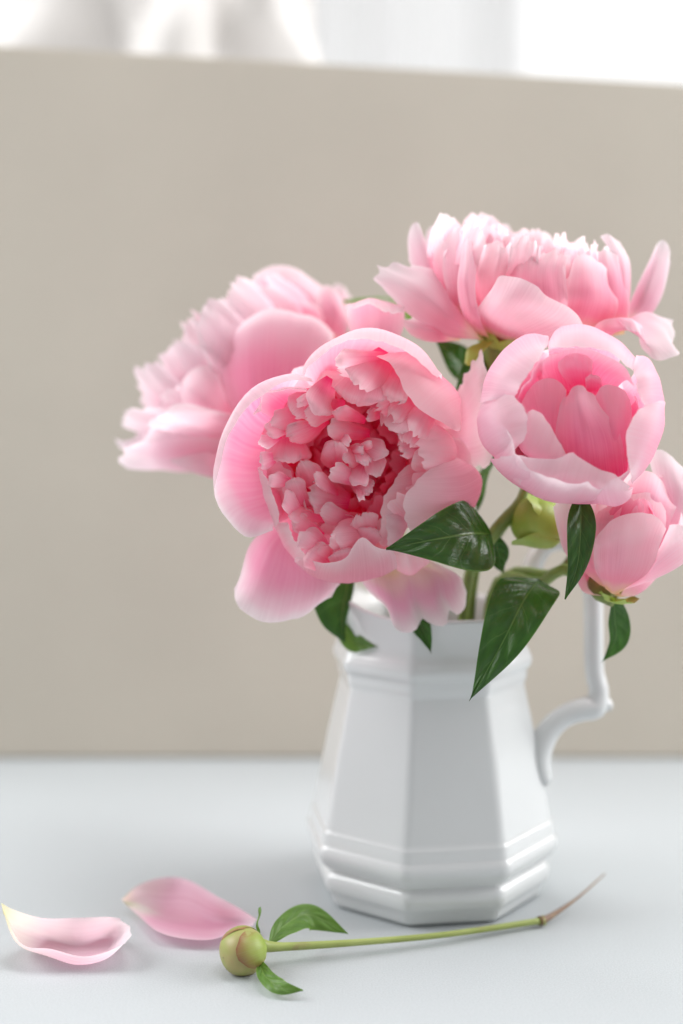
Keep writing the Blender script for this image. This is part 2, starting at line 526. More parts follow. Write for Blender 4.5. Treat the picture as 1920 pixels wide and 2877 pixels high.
def octagon(n_arc=5, round_=0.065):
    """unit octagon (corner radius 1) with softened corners: list of (angle from camera side, radius factor)"""
    pts = []
    ap = math.cos(math.pi / 8)
    for k in range(8):
        c0 = JUG_ROT + k * math.pi / 4
        c1 = JUG_ROT + (k + 1) * math.pi / 4
        p0 = np.array([math.sin(c0), -math.cos(c0)]); p1 = np.array([math.sin(c1), -math.cos(c1)])
        cm = JUG_ROT + (k - 1) * math.pi / 4
        pm = np.array([math.sin(cm), -math.cos(cm)])
        a = p0 + (pm - p0) * round_; b = p0 + (p1 - p0) * round_
        for i in range(n_arc):
            t = i / (n_arc - 1)
            q = (1 - t) ** 2 * a + 2 * t * (1 - t) * p0 + t * t * b
            pts.append(q)
        for t in (round_ * 1.35, 0.3, 0.5, 0.7, 1 - round_ * 1.35):
            pts.append(p0 + (p1 - p0) * t)
    return pts


def make_jug():
    root = empty('jug', (JX, JY, 0))
    oc = octagon()
    n = len(oc)
    # (radius of corners, height); outside from the foot up, then over the lip and down inside
    prof = [(0.020, 0.0012), (0.0470, 0.0012), (0.0494, 0.0006), (0.0506, 0.0018), (0.0516, 0.0042), (0.0524, 0.0066), (0.0538, 0.0080), (0.0550, 0.0098),
            (0.0554, 0.0126), (0.0553, 0.0146), (0.0543, 0.0162), (0.0530, 0.0172), (0.0536, 0.0184), (0.0562, 0.0204), (0.0584, 0.0236), (0.0588, 0.0262),
            (0.0584, 0.0284), (0.0572, 0.0294), (0.0570, 0.0306), (0.0566, 0.0345), (0.0560, 0.0358), (0.0553, 0.0366), (0.0551, 0.0380),
            (0.0528, 0.0500), (0.0489, 0.0700), (0.0448, 0.0880), (0.0429, 0.0965), (0.0428, 0.0985), (0.0436, 0.0998), (0.0439, 0.1022),
            (0.0438, 0.1040), (0.0446, 0.1050), (0.0457, 0.1064), (0.0462, 0.1086), (0.0458, 0.1106), (0.0449, 0.1120),
            (0.0448, 0.1130), (0.0436, 0.1142), (0.0430, 0.1170), (0.0428, 0.1220), (0.0434, 0.1270), (0.0440, 0.1295), (0.0440, 0.1306), (0.0432, 0.1313), (0.0420, 0.1310),
            (0.0410, 0.1290), (0.0396, 0.1220), (0.0392, 0.1150), (0.0410, 0.1000), (0.0445, 0.0800), (0.0500, 0.0450), (0.0520, 0.0200), (0.0300, 0.0060), (0.002, 0.0050)]
    V = []
    for (r, z) in prof:
        for q in oc:
            x, y = q[0] * r, q[1] * r
            zz = z
            # pouring lip on the left: the neck lifts and runs outwards
            ang = math.atan2(y, -x)
            lip = math.exp(-(ang / 0.55) ** 2)
            f = max(0.0, min(1.0, (z - 0.112) / 0.019)) if r < 0.0478 and z > 0.112 else 0.0
            s = f * f * (3 - 2 * f)
            x -= lip * 0.012 * s
            zz += lip * 0.022 * s
            # rear half of the neck rises a little towards the handle
            V.append((x, y, zz))
    me = mesh_grid('body', V, n, len(prof), None, close_u=True)
    import bmesh
    bm = bmesh.new(); bm.from_mesh(me)
    bm.verts.ensure_lookup_table()
    bm.faces.new([bm.verts[i] for i in reversed(range(n))])
    bm.faces.new([bm.verts[len(prof) * n - n + i] for i in range(n)])
    bmesh.ops.recalc_face_normals(bm, faces=bm.faces)
    bm.to_mesh(me); bm.free()
    me.polygons.foreach_set('use_smooth', [True] * len(me.polygons))
    body = link('body', me, M['porcelain'], root)
    wn = body.modifiers.new('weighted', 'WEIGHTED_NORMAL'); wn.keep_sharp = False; wn.weight = 80
    # handle: strap from the rim, over, straight down, knuckle, and back into the body
    def J(px, py, d): return np.array(at(px, py, d) - Vector((JX, JY, 0)))
    d = 0.640
    main = [J(1475, 1668, d + .004), J(1497, 1590, d + .004), J(1530, 1535, d + .003), J(1590, 1520, d + .002), J(1642, 1560, d), J(1664, 1640, d), J(1668, 1760, d), J(1670, 1880, d),
            J(1682, 1940, d), J(1672, 1985, d), J(1640, 1992, d), J(1590, 2010, d), J(1548, 2045, d), J(1520, 2095, d), J(1512, 2140, d), J(1522, 2178, d), J(1536, 2200, d)]
    rad = [.0062, .0056, .0052, .0052, .0054, .0054, .0053, .0052, .0054, .0066, .0064, .0060, .0062, .0068, .0070, .0060, .0040]
    handle = link('handle', tube_mesh('handle', main, rad, 16, 90, flat=0.85), M['porcelain'], root)
    knob = [J(1682, 1930, d), J(1700, 1970, d), J(1708, 1984, d), J(1700, 1992, d)]
    link('thumb_spur', tube_mesh('thumb_spur', knob, [.0022, .0026, .0026, .0014], 12, 16), M['porcelain'], handle)
    tag(root, 'white porcelain octagonal jug with scrolled handle holding the peonies', 'jug')
    return root


def tube_mesh(name, pts, radii, nu=12, nv=40, flat=1.0, cap=True):
    P = catmull(pts, np.linspace(0, 1, nv))
    kn = np.concatenate([[0], np.cumsum(np.linalg.norm(np.diff(np.asarray(pts, float), axis=0), axis=1))])
    kn = kn / kn[-1]
    R = np.interp(np.linspace(0, 1, nv), kn, radii)
    T = np.gradient(P, axis=0)
    T /= np.linalg.norm(T, axis=1)[:, None]
    ref = np.array([0.0, -1.0, 0.15])
    V, UV = [], []
    for j in range(nv):
        b = np.cross(T[j], ref); b /= np.linalg.norm(b) + 1e-9
        nrm = np.cross(b, T[j])
        for i in range(nu):
            a = 2 * math.pi * i / nu
            V.append(P[j] + b * math.cos(a) * R[j] * flat + nrm * math.sin(a) * R[j])
            UV.append((i / nu, j / (nv - 1)))
    me = mesh_grid(name, V, nu, nv, UV, close_u=True)
    if cap:
        import bmesh
        bm = bmesh.new(); bm.from_mesh(me); bm.verts.ensure_lookup_table()
        bm.faces.new([bm.verts[i] for i in reversed(range(nu))])
        bm.faces.new([bm.verts[(nv - 1) * nu + i] for i in range(nu)])
        bmesh.ops.recalc_face_normals(bm, faces=bm.faces)
        bm.to_mesh(me); bm.free()
    return me


make_jug()


# ------------------------------------------------------------------ petals
class Frame:
    """flower frame: base point, axis Z (where the flower looks), X and Y across it; unit = 1 photo pixel at focus"""
    def __init__(self, O, axis, xdir=(1, 0, 0), scale=1.0):
        w = lambda a: CR * a[0] + CU * a[1] + CB * a[2]
        self.O = O
        self.Z = w(axis).normalized()
        x = w(xdir); x = (x - self.Z * x.dot(self.Z)).normalized()
        self.X = x
        self.Y = self.Z.cross(x)
        self.s = U * scale
    def __call__(self, x, y, z):
        return self.O + (self.X * x + self.Y * y + self.Z * z) * self.s


_seed = [0]


def petal(F, parent, phi, rz, W, mat='guard', cup=None, rnd=0.22, k=2.6, jag=0.02, ruff=6.0, rfreq=3.0, skew=0.0, notch=None,
          wprof=None, lump=6.0, nu=19, nv=22, twist=0.0, name='petal', sag=0.0, curl=0.0):
    """one petal: spine (r, z) in the plane at azimuth phi, half width W, cross-curvature radius cup"""
    _seed[0] += 1
    rng = random.Random(_seed[0] * 7919 + 13)
    ph = [rng.uniform(0, 6.28) for _ in range(6)]
    off = Vector((rng.uniform(-50, 50), rng.uniform(-50, 50), rng.uniform(-50, 50)))
    phi = math.radians(phi)
    wp = wprof or [(0, 0.16), (0.15, 0.36), (0.4, 0.80), (0.65, 1.0), (0.85, 0.97), (1.0, 0.86)]
    wx, wy = zip(*wp)
    cup = cup or max(W * 1.3, 30)
    V, UV = [], []
    us = np.linspace(-1, 1, nu)
    # sin spacing concentrates points at the rim
    us = np.sin(us * math.pi / 2 * 0.92) / math.sin(math.pi / 2 * 0.92)
    vs = np.linspace(0, 1, nv) ** 0.92
    L = []
    for u in us:
        l = 1.0 - rnd * abs(u) ** k + skew * u * 0.5
        l += jag * (math.sin(u * 9 + ph[0]) * 0.6 + math.sin(u * 17 + ph[1]) * 0.5 + noise.noise(Vector((u * 9, 3.1, 0)) + off) * 1.2)
        if notch:
            for (nu0, nd_, nw) in notch:
                l -= nd_ * math.exp(-((u - nu0) / nw) ** 2)
        L.append(l)
    er = np.array((math.cos(phi), math.sin(phi))); et = np.array((-math.sin(phi), math.cos(phi)))
    ss = np.linspace(0, 1.1, 60)
    SP = catmull(rz, ss)
    TT = np.gradient(SP, axis=0); TT /= np.linalg.norm(TT, axis=1)[:, None] + 1e-9
    for v in vs:
        for iu, u in enumerate(us):
            s = v * L[iu]
            r = np.interp(s, ss, SP[:, 0]); z = np.interp(s, ss, SP[:, 1])
            tr = np.interp(s, ss, TT[:, 0]); tz = np.interp(s, ss, TT[:, 1])
            w = np.interp(s, wx, wy) * W * (1 + 0.04 * math.sin(s * 9 + ph[4] + (1.5 if u > 0 else 0)))
            l = u * w
            a = max(-2.2, min(2.2, l / cup))
            lat = cup * math.sin(a); inn = cup * (1 - math.cos(a))
            edge = max(v ** 4, abs(u) ** 3 * min(1, v * 1.6))
            dn = ruff * edge * (math.sin(u * rfreq * 2.1 + ph[2] + v * 2) * 0.7 + math.sin((u + v) * rfreq * 3.3 + ph[3]) * 0.45)
            dn += lump * v * noise.noise(Vector((u * 1.5, v * 1.9, 0)) + off)
            dn += lump * 0.35 * v * noise.noise(Vector((u * 4.0, v * 2.6, 5)) + off)
            dn -= curl * (max(0, v - 0.8) / 0.2) ** 2 + curl * 0.6 * (max(0, abs(u) - 0.75) / 0.25) ** 2 * v
            inn += dn
            nr, nz_ = -tz, tr
            tw = twist * s * u
            rr = r + nr * inn + tw * 0
            zz = z + nz_ * inn + twist * u * w * s - sag * s * s
            xy = er * rr + et * lat
            V.append(F(xy[0], xy[1], zz))
            UV.append(((u + 1) / 2, v))
    base = F(0, 0, 0)
    loc = parent.location
    me = mesh_grid(name, [p - loc for p in V], nu, nv, UV)
    return link(name, me, M[mat], parent)


def tube_part(name, parent, pts, radii, mat, nu=10, nv=30):
    loc = parent.location
    return link(name, tube_mesh(name, [np.array(Vector(p) - loc) for p in pts], radii, nu, nv), M[mat], parent)


def leaf(parent, pts, wl, wr, normal, fold=0.35, mat='leaf', nu=25, nv=44, quilt=0.0006, name='leaf', wave=0.001, label=None, wmax=0.42, halves=None):
    """leaf blade along the midrib pts (base to tip, room points); wl/wr half widths (m) left and right; normal = side it shows"""
    _seed[0] += 1
    rng = random.Random(_seed[0] * 31 + 5)
    ph = rng.uniform(0, 6)
    loc = parent.location
    P = catmull([np.array(p) for p in pts], np.linspace(0, 1, nv))
    T = np.gradient(P, axis=0); T /= np.linalg.norm(T, axis=1)[:, None]
    N0 = np.array(CR * normal[0] + CU * normal[1] + CB * normal[2])
    V, UV = [], []
    for j in range(nv):
        v = j / (nv - 1)
        side = np.cross(N0, T[j]); side /= np.linalg.norm(side) + 1e-9
        nn = np.cross(T[j], side)
        # ovate blade, drawn-out tip
        a = v / wmax if v < wmax else 1
        w = (math.sin(a * math.pi / 2) ** 0.75) if v < wmax else (math.cos((v - wmax) / (1 - wmax) * math.pi / 2) ** 1.15)
        w = max(w, 0.012)
        for i in range(nu):
            u = -1 + 2 * i / (nu - 1)
            ww = (wl if u < 0 else wr) * w
            f = fold if halves is None else (halves[1] if u < 0 else halves[0])
            d = abs(u) * ww
            lat = math.copysign(d * math.cos(f), u)
            up = d * math.sin(f) - (abs(u) ** 3) * ww * 0.12
            q = abs(math.sin((v - abs(u) ** 0.8 * 0.22) * 17.0))
            up += quilt * (q - 0.5) * min(1, abs(u) * 4) * (1 - abs(u) ** 4)
            up += wave * abs(u) ** 2 * math.sin(v * 7 + ph + (2 if u > 0 else 0))
            V.append(Vector(P[j] + side * lat + nn * up) - loc)
            UV.append(((u + 1) / 2, v))
    me = mesh_grid(name, V, nu, nv, UV)
    return link(name, me, M[mat], parent)


JMOUTH = Vector((JX, JY, 0.118))
JIN = Vector((JX + 0.004, JY, 0.03))


# ------------------------------------------------------------------ front peony (wide open, looks at the lens)
class Crop:
    """turns the coordinates of an enlarged view of the photograph into room points; z = pixels towards the lens from depth"""
    def __init__(self, x0, y0, k, depth):
        self.x0, self.y0, self.k, self.d = x0, y0, k, depth
    def __call__(self, cx, cy, z):
        return np.array(at(self.x0 + self.k * cx, self.y0 + self.k * cy, self.d - z * U))


def net(C, parent, rows, mat='guard', nu=25, nv=26, jag=0.012, jf=1.0, ruff=3.0, rfreq=3.0, lump=5.0, name='petal', sidejag=0.0):
    """petal surface through rows of points (base to margin), each row left to right"""
    _seed[0] += 1
    rng = random.Random(_seed[0] * 7919 + 13)
    ph = [rng.uniform(0, 6.28) for _ in range(6)]
    off = Vector((rng.uniform(-50, 50), rng.uniform(-50, 50), rng.uniform(-50, 50)))
    us = np.linspace(-1, 1, nu)
    us = np.sin(us * math.pi / 2 * 0.9) / math.sin(math.pi / 2 * 0.9)
    R = []
    for row in rows:
        pts = [C(*p) for p in row]
        R.append(catmull(pts, (us + 1) / 2))
    R = np.array(R)
    vs = np.linspace(0, 1, nv)
    G = np.zeros((nv, nu, 3))
    for i in range(nu):
        u = us[i]
        l = 1.0 - jag * (0.9 + 0.5 * math.sin(u * 9 * jf + ph[0]) + 0.5 * math.sin(u * 19 * jf + ph[1]) + noise.noise(Vector((u * 9 * jf, 3.1, 0)) + off) * 1.3)
        G[:, i] = catmull(R[:, i], vs * l)
    du = np.gradient(G, axis=1); dv = np.gradient(G, axis=0)
    N = np.cross(du, dv); N /= np.linalg.norm(N, axis=2)[:, :, None] + 1e-12
    loc = parent.location
    V, UV = [], []
    for j in range(nv):
        v = vs[j]
        for i in range(nu):
            u = us[i]
            edge = max(v ** 5, abs(u) ** 4 * min(1, v * 1.6))
            dn = ruff * edge * (math.sin(u * rfreq * 2.1 + ph[2] + v * 2) * 0.7 + math.sin((u + v) * rfreq * 3.3 + ph[3]) * 0.45)
            dn += lump * v * noise.noise(Vector((u * 1.6, v * 2.0, 0)) + off) + lump * 0.35 * v * noise.noise(Vector((u * 4.2, v * 3.0, 5)) + off)
            p = G[j, i] + N[j, i] * dn * U
            if sidejag:
                p = p + du[j, i] / (np.linalg.norm(du[j, i]) + 1e-12) * sidejag * U * abs(u) ** 6 * (math.sin(v * 37 + ph[4]) + noise.noise(Vector((u, v * 30, 2)) + off))
            V.append(Vector(p) - loc)
            UV.append(((u + 1) / 2, v))
    me = mesh_grid(name, V, nu, nv, UV)
    return link(name, me, M[mat], parent)


def tongue(C, parent, cx, cy, ang, ln, wd, z, drop=90, hook=10, cv=0.35, roll=0.0, mat='inner', bend=0.0, **k):
    """small inner petal whose tip shows at (cx, cy) of the enlarged view and points along ang; base lies drop px deeper"""
    rg = random.Random(int(cx * 7 + cy * 3))
    z += 38 if cy < 980 else 12
    roll += rg.uniform(-0.5, 0.5); bend += rg.uniform(-0.14, 0.14); hook += rg.uniform(-16, 26); wd *= rg.uniform(0.82, 1.12); cv += rg.uniform(-0.15, 0.35)
    a = math.radians(ang)
    dx, dy = math.cos(a), -math.sin(a)
    sx, sy = -dy, dx
    rows = []
    prof = [(-1.0, -1.0, 0.35), (-0.72, -0.62, 0.66), (-0.40, -0.20, 0.95), (-0.14, 0.0, 1.0), (0.0, -hook / max(drop, 1), 0.62)]
    for (t, h, w) in prof:
        row = []
        b = bend * (t + 1) ** 2 * ln
        w0 = w
        for s in (-1, -0.55, 0, 0.55, 1):
            w = w0
            tip = -0.10 * ln * abs(s) ** 2 if t > -0.2 else 0
            w = w * 1.18
            x = cx + dx * (t * ln + tip) + sx * (s * wd * w + b)
            y = cy + dy * (t * ln + tip) + sy * (s * wd * w + b)
            zz = z + h * drop - cv * wd * w * s * s + roll * s * wd * w
            row.append((x, y, zz))
        rows.append(row)
    rng = random.Random(int(cx * 13 + cy * 7))
    k['jag'] = k.get('jag', 0.02) * 1.15
    k.setdefault('jf', rng.uniform(0.8, 2.2)); k.setdefault('ruff', rng.uniform(2.5, 6)); k.setdefault('lump', rng.uniform(3, 8)); k.setdefault('rfreq', rng.uniform(1.2, 3.0))
    return net(C, parent, rows, mat=mat, nu=25, nv=17, **k)


def front_peony():
    O = at(985, 1285, 0.603)
    root = empty('peony', O)
    F = Frame(O, (-0.03, 0.03, 1.0))
    C = Crop(580, 900, 0.5102, 0.603)
    P = lambda phi, rz, W, **k: petal(F, root, phi, rz, W, **k)
    N = lambda rows, **k: net(C, root, rows, **k)
    # spreading guard petals behind the cup
    N([[(600, 1000, -20), (700, 1100, -20)], [(330, 1150, 0), (450, 1230, -10), (640, 1330, 0)],
       [(230, 1250, 40), (350, 1350, 10), (550, 1430, 20), (735, 1445, 30)],
       [(175, 1420, 90), (260, 1500, 50), (400, 1540, 50), (600, 1530, 50), (720, 1480, 50)],
       [(152, 1480, 100), (170, 1560, 110), (240, 1630, 115), (330, 1668, 120), (430, 1660, 115), (560, 1610, 100), (690, 1530, 70)]], jag=0.008, ruff=5, lump=9, mat='rosy')
    N([[(850, 1100, -20), (980, 1100, -20)], [(890, 1330, 0), (1040, 1320, 30), (1220, 1310, 0)],
       [(860, 1420, 10), (1000, 1420, 70), (1130, 1420, 40), (1270, 1400, 50), (1390, 1400, 10)],
       [(890, 1490, 20), (1030, 1550, 90), (1160, 1560, 50), (1290, 1540, 70), (1425, 1460, 20)],
       [(930, 1540, 20), (1000, 1600, 50), (1040, 1690, 85), (1100, 1722, 85), (1160, 1712, 70), (1190, 1650, 60), (1240, 1680, 70), (1320, 1680, 70), (1338, 1600, 55), (1385, 1625, 40), (1430, 1590, 30), (1440, 1500, 15)]],
      nu=35, jag=0.008, ruff=5, lump=10, mat='blush')
    N([[(850, 300, -40), (950, 300, -40)], [(790, 60, -20), (930, 40, -40), (1080, 60, -20)], [(772, -80, 30), (920, -115, 15), (1088, -70, 30)],
       [(770, -50, 60), (850, -75, 80), (950, -70, 85), (1020, -30, 70), (1085, -40, 50)]], ruff=4, jag=0.02)
    N([[(1200, 430, -20), (1220, 650, -30), (1220, 830, -20)], [(1370, 390, 20), (1390, 600, 0), (1380, 800, 20)], [(1420, 310, 55), (1470, 560, 45), (1470, 810, 50)],
       [(1480, 210, 80), (1530, 480, 85), (1545, 810, 70)], [(1522, 168, 90), (1580, 400, 100), (1610, 640, 90), (1560, 810, 70)]], jag=0.01, sidejag=7, ruff=5, lump=6)
    P(120, [(0, 0), (150, -10), (250, 30), (300, 110)], 120, cup=260, mat='guard')
    P(-15, [(0, 0), (180, -20), (320, 0), (380, 60)], 140, cup=300, mat='guard')
    # main cup, margins rolled
    N([[(640, 560, 20), (580, 760, 0), (620, 960, 20)], [(480, 440, 120), (330, 570, 60), (265, 760, 40), (320, 960, 60), (450, 1090, 100)],
       [(500, 340, 230), (280, 430, 200), (140, 640, 180), (120, 900, 170), (230, 1080, 180), (375, 1120, 190)],
       [(560, 320, 290), (440, 296, 310), (250, 370, 325), (105, 580, 325), (55, 740, 315), (42, 900, 285), (65, 1030, 255), (205, 1180, 240), (365, 1150, 230)],
       [(590, 345, 290), (455, 335, 335), (285, 430, 345), (150, 590, 350), (95, 730, 335), (62, 900, 290), (78, 1035, 258), (215, 1190, 240), (370, 1150, 232)]],
      nu=37, nv=32, jag=0.006, ruff=4, lump=5, mat='rosy')
    N([[(620, 560, 20), (680, 600, 20)], [(420, 560, 120), (490, 470, 120), (620, 430, 120)], [(290, 500, 260), (350, 420, 270), (440, 385, 270), (560, 400, 250)],
       [(258, 522, 290), (285, 470, 300), (320, 410, 300), (380, 378, 300), (450, 365, 300), (555, 385, 280)], [(272, 524, 297), (300, 490, 312), (318, 425, 315), (385, 392, 315), (455, 380, 312), (555, 395, 288)]], jag=0.008, ruff=4, lump=4, mat='rosy')
    N([[(700, 500, 20), (800, 480, 0), (950, 500, 20)], [(590, 380, 110), (700, 260, 70), (900, 210, 60), (1150, 330, 100)],
       [(540, 300, 200), (600, 185, 180), (760, 110, 170), (960, 110, 170), (1180, 230, 190), (1280, 360, 190)],
       [(530, 300, 240), (555, 225, 275), (650, 125, 295), (830, 48, 305), (1000, 60, 305), (1180, 155, 290), (1292, 300, 240)],
       [(545, 300, 250), (590, 235, 300), (690, 148, 335), (830, 108, 348), (1000, 132, 348), (1140, 205, 330), (1262, 320, 260)]],
      nu=37, nv=32, jag=0.008, jf=1.6, ruff=4, lump=5)
    N([[(850, 520, 0), (920, 640, 0)], [(1000, 330, 60), (1150, 430, 30), (1230, 600, 60)], [(1010, 188, 190), (1150, 190, 175), (1300, 312, 165), (1392, 425, 165), (1394, 600, 180)],
       [(965, 185, 250), (1110, 235, 275), (1250, 365, 275), (1340, 490, 265), (1388, 610, 240)], [(922, 190, 272), (1025, 262, 305), (1085, 390, 315), (1190, 520, 315), (1290, 560, 290), (1370, 608, 255)]],
      nu=31, jag=0.008, ruff=3, lump=6)
    N([[(1000, 700, 20), (1020, 760, 20)], [(1180, 570, 70), (1260, 700, 40), (1180, 850, 70)], [(1215, 530, 170), (1350, 640, 160), (1372, 760, 160), (1240, 840, 170)],
       [(1205, 560, 235), (1290, 650, 250), (1290, 760, 250), (1220, 830, 230)], [(1195, 600, 255), (1152, 660, 285), (1158, 720, 290), (1195, 815, 260)]], jag=0.02, jf=1.6, ruff=5, lump=6)
    N([[(1000, 850, 0), (1000, 950, 0)], [(1250, 840, 10), (1250, 980, 0), (1150, 1100, 20)], [(1375, 762, 120), (1500, 840, 105), (1518, 920, 100), (1480, 1020, 105), (1400, 1110, 115)],
       [(1320, 775, 205), (1400, 860, 230), (1380, 980, 230), (1300, 1090, 210), (1200, 1160, 180)], [(1240, 815, 240), (1135, 900, 275), (1082, 1000, 285), (1092, 1100, 265), (1125, 1165, 230)]],
      nu=31, jag=0.006, ruff=3, lump=7)
    N([[(880, 820, 20), (900, 900, 20)], [(1100, 850, 40), (1080, 1000, 20), (1000, 1150, 40)], [(1200, 775, 150), (1200, 900, 150), (1130, 1080, 145), (1010, 1240, 150)],
       [(1120, 795, 215), (1090, 950, 230), (1040, 1100, 220), (970, 1245, 200)], [(1055, 850, 240), (985, 950, 262), (955, 1050, 262), (945, 1200, 232)]], jag=0.012, ruff=4, lump=6)
    N([[(900, 950, 20), (950, 1000, 20)], [(1060, 1020, 60), (1050, 1120, 50), (1000, 1230, 60)], [(1110, 1010, 165), (1120, 1120, 160), (1040, 1250, 165)],
       [(1050, 1020, 225), (1050, 1130, 228), (1010, 1250, 215)], [(985, 1035, 245), (985, 1120, 250), (1000, 1230, 232)]], jag=0.01, ruff=3, lump=4)
    N([[(850, 1000, 0), (950, 950, 0)], [(950, 1250, 20), (1080, 1180, 10)], [(1015, 1360, 95), (1120, 1402, 85), (1220, 1325, 85)], [(1010, 1300, 150), (1110, 1330, 160), (1215, 1290, 135)],
       [(1000, 1255, 170), (1100, 1255, 180), (1195, 1260, 150)]], ruff=3, lump=4)
    N([[(700, 900, 0), (850, 900, 0)], [(600, 1200, 30), (780, 1240, 0), (980, 1200, 30)], [(495, 1330, 130), (600, 1412, 115), (780, 1442, 105), (950, 1412, 115), (1048, 1368, 125)],
       [(488, 1312, 190), (620, 1370, 210), (780, 1375, 215), (940, 1330, 210), (1042, 1295, 190)],
       [(500, 1302, 212), (590, 1322, 255), (700, 1322, 260), (780, 1295, 266), (825, 1215, 280), (865, 1192, 284), (950, 1250, 262), (1015, 1258, 235)]],
      nu=37, nv=28, jag=0.006, ruff=3, lump=5)
    N([[(650, 900, 0), (700, 950, 0)], [(400, 1050, 60), (480, 1150, 40), (580, 1220, 50)], [(378, 1125, 160), (425, 1235, 150), (500, 1325, 150)], [(385, 1115, 215), (440, 1195, 228), (525, 1312, 220)],
       [(455, 1112, 245), (480, 1190, 258), (545, 1290, 245)]], jag=0.006, ruff=3, lump=4)
    N([[(560, 800, 0), (560, 900, 0)], [(430, 800, 90), (420, 950, 70), (440, 1080, 80)], [(305, 805, 200), (330, 950, 180), (375, 1110, 185)], [(282, 815, 255), (312, 940, 262), (380, 1135, 235)],
       [(312, 830, 285), (362, 930, 292), (398, 1040, 278), (402, 1110, 255)]], jag=0.008, ruff=3, lump=4)
    # crowded heart: visible petals one by one
    T = lambda *a, **k: tongue(C, root, *a, **k)
    T(488, 432, 188, 190, 34, 292, hook=6)
    T(578, 498, 238, 210, 82, 300, drop=110, hook=26, cv=0.5, jag=0.015)
    T(702, 268, 192, 310, 74, 312, drop=120, hook=12, jag=0.04)
    T(860, 395, 240, 260, 112, 300, drop=120, hook=16, jag=0.03)
    T(850, 470, 256, 240, 125, 288, drop=120, hook=20, jag=0.05)
    T(980, 440, 240, 220, 92, 278, drop=110, jag=0.05)
    T(532, 512, 192, 240, 58, 276, jag=0.03)
    T(455, 500, 215, 190, 62, 280)
    T(352, 580, 205, 230, 66, 275)
    T(325, 625, 194, 170, 44, 290, jag=0.04)
    T(292, 690, 205, 130, 42, 292, hook=-6, cv=0.2)
    T(290, 785, 200, 110, 46, 290, hook=6)
    T(458, 682, 214, 250, 52, 268, jag=0.06, roll=0.3)
    T(448, 792, 268, 180, 108, 262, drop=100, hook=16, jag=0.05)
    T(662, 608, 176, 240, 54, 268, drop=70, hook=14, cv=0.6, jag=0.006)
    T(705, 478, 156, 190, 44, 262)
    # centre ball
    T(660, 672, 125, 190, 78, 262, drop=110, hook=20, cv=0.7)
    T(735, 665, 80, 150, 46, 270, hook=-10, roll=0.4)
    T(790, 690, 300, 120, 26, 282, hook=-8, jag=0.01)
    T(1000, 742, -22, 210, 58, 264, drop=80, hook=16, cv=0.5, jag=0.01)
    T(905, 665, 70, 120, 42, 258)
    T(860, 690, 30, 110, 36, 266)
    T(975, 850, -60, 200, 66, 250, drop=80)
    T(880, 800, -70, 140, 52, 270, jag=0.05)
    T(684, 812, 152, 190, 56, 282, drop=80, hook=8, cv=0.5, jag=0.01)
    T(582, 850, 142, 200, 38, 262, jag=0.02, roll=-0.3)
    T(555, 950, 168, 240, 84, 245, drop=90, jag=0.06)
    T(800, 900, -120, 150, 56, 268)
    T(870, 990, -70, 120, 24, 280, hook=-10, jag=0.02)
    T(900, 960, -40, 140, 46, 250, jag=0.05)
    T(770, 790, 215, 120, 62, 252, jag=0.03)
    # right and lower heart
    T(932, 500, 205, 200, 56, 262, jag=0.06)
    T(990, 520, 215, 220, 76, 272, jag=0.05)
    T(1010, 620, 235, 230, 86, 268, jag=0.05)
    T(1080, 690, 240, 190, 70, 270, jag=0.06)
    T(1060, 740, 200, 150, 48, 262, jag=0.06)
    T(1110, 620, 230, 240, 84, 285, jag=0.05)
    T(880, 510, 170, 90, 30, 258, jag=0.06)
    T(455, 872, 116, 210, 52, 262, roll=0.3)
    T(420, 950, 130, 200, 56, 258)
    T(345, 850, 160, 150, 50, 275)
    T(450, 1035, 165, 230, 52, 254, jag=0.04)
    T(540, 760, 118, 260, 54, 240)
    T(618, 1070, 170, 220, 62, 262, jag=0.02)
    T(700, 1125, 172, 290, 98, 266, drop=110, jag=0.04)
    T(525, 1150, 140, 200, 60, 264, jag=0.03)
    T(560, 1262, 140, 170, 72, 256, jag=0.04)
    T(675, 1195, 160, 190, 56, 262, jag=0.03)
    T(620, 1230, 120, 150, 60, 252)
    T(840, 1060, 110, 190, 80, 262, jag=0.04)
    T(760, 1250, 100, 140, 80, 250, jag=0.03)
    T(900, 1130, 70, 160, 70, 256, jag=0.03)
    T(470, 1090, 150, 200, 50, 250, jag=0.03)
    # packed petals below them
    rng = random.Random(11)
    for ri, (r, zt, n, w, inc) in enumerate([(245, 235, 15, 66, 0.80), (205, 190, 14, 60, 0.80), (160, 140, 12, 54, 0.80), (112, 115, 9, 46, 0.72)]):
        for i in range(n):
            phi = 360 * (i + 0.5 * (ri % 2) + rng.uniform(-0.3, 0.3)) / n
            rr = r * rng.uniform(0.92, 1.07)
            z2 = zt * rng.uniform(0.86, 1.06)
            P(phi, [(0, 0), (rr * 0.62, z2 * 0.12), (rr, z2 * 0.5), (rr * 0.97, z2 * 0.82), (rr * inc * rng.uniform(0.85, 1.1), z2 * rng.uniform(0.98, 1.1))],
              w * rng.uniform(0.8, 1.25), mat='inner' if ri == 0 else 'deep', cup=rng.uniform(50, 120), rnd=rng.uniform(0.14, 0.3), jag=rng.uniform(0.01, 0.035),
              ruff=rng.uniform(5, 10), rfreq=rng.uniform(2, 4), lump=14, nu=13, nv=11, twist=rng.uniform(-0.4, 0.4), skew=rng.uniform(-0.25, 0.25))
    # stem into the jug
    tube_part('stem', root, [O, O + CF * 0.018 - CU * 0.01, at(1120, 1500, 0.645), JMOUTH + Vector((-0.008, -0.01, 0.005)), JIN],
              [0.006, 0.0032, 0.0028, 0.0028, 0.0026], 'stem')
    # leaves under the bloom
    leaf(root, [at(990, 1540, 0.622), at(978, 1640, 0.618), at(962, 1735, 0.614), at(970, 1806, 0.612)], 0.0150, 0.0030, (0.2, 0.1, 1), fold=0.2, wmax=0.55)
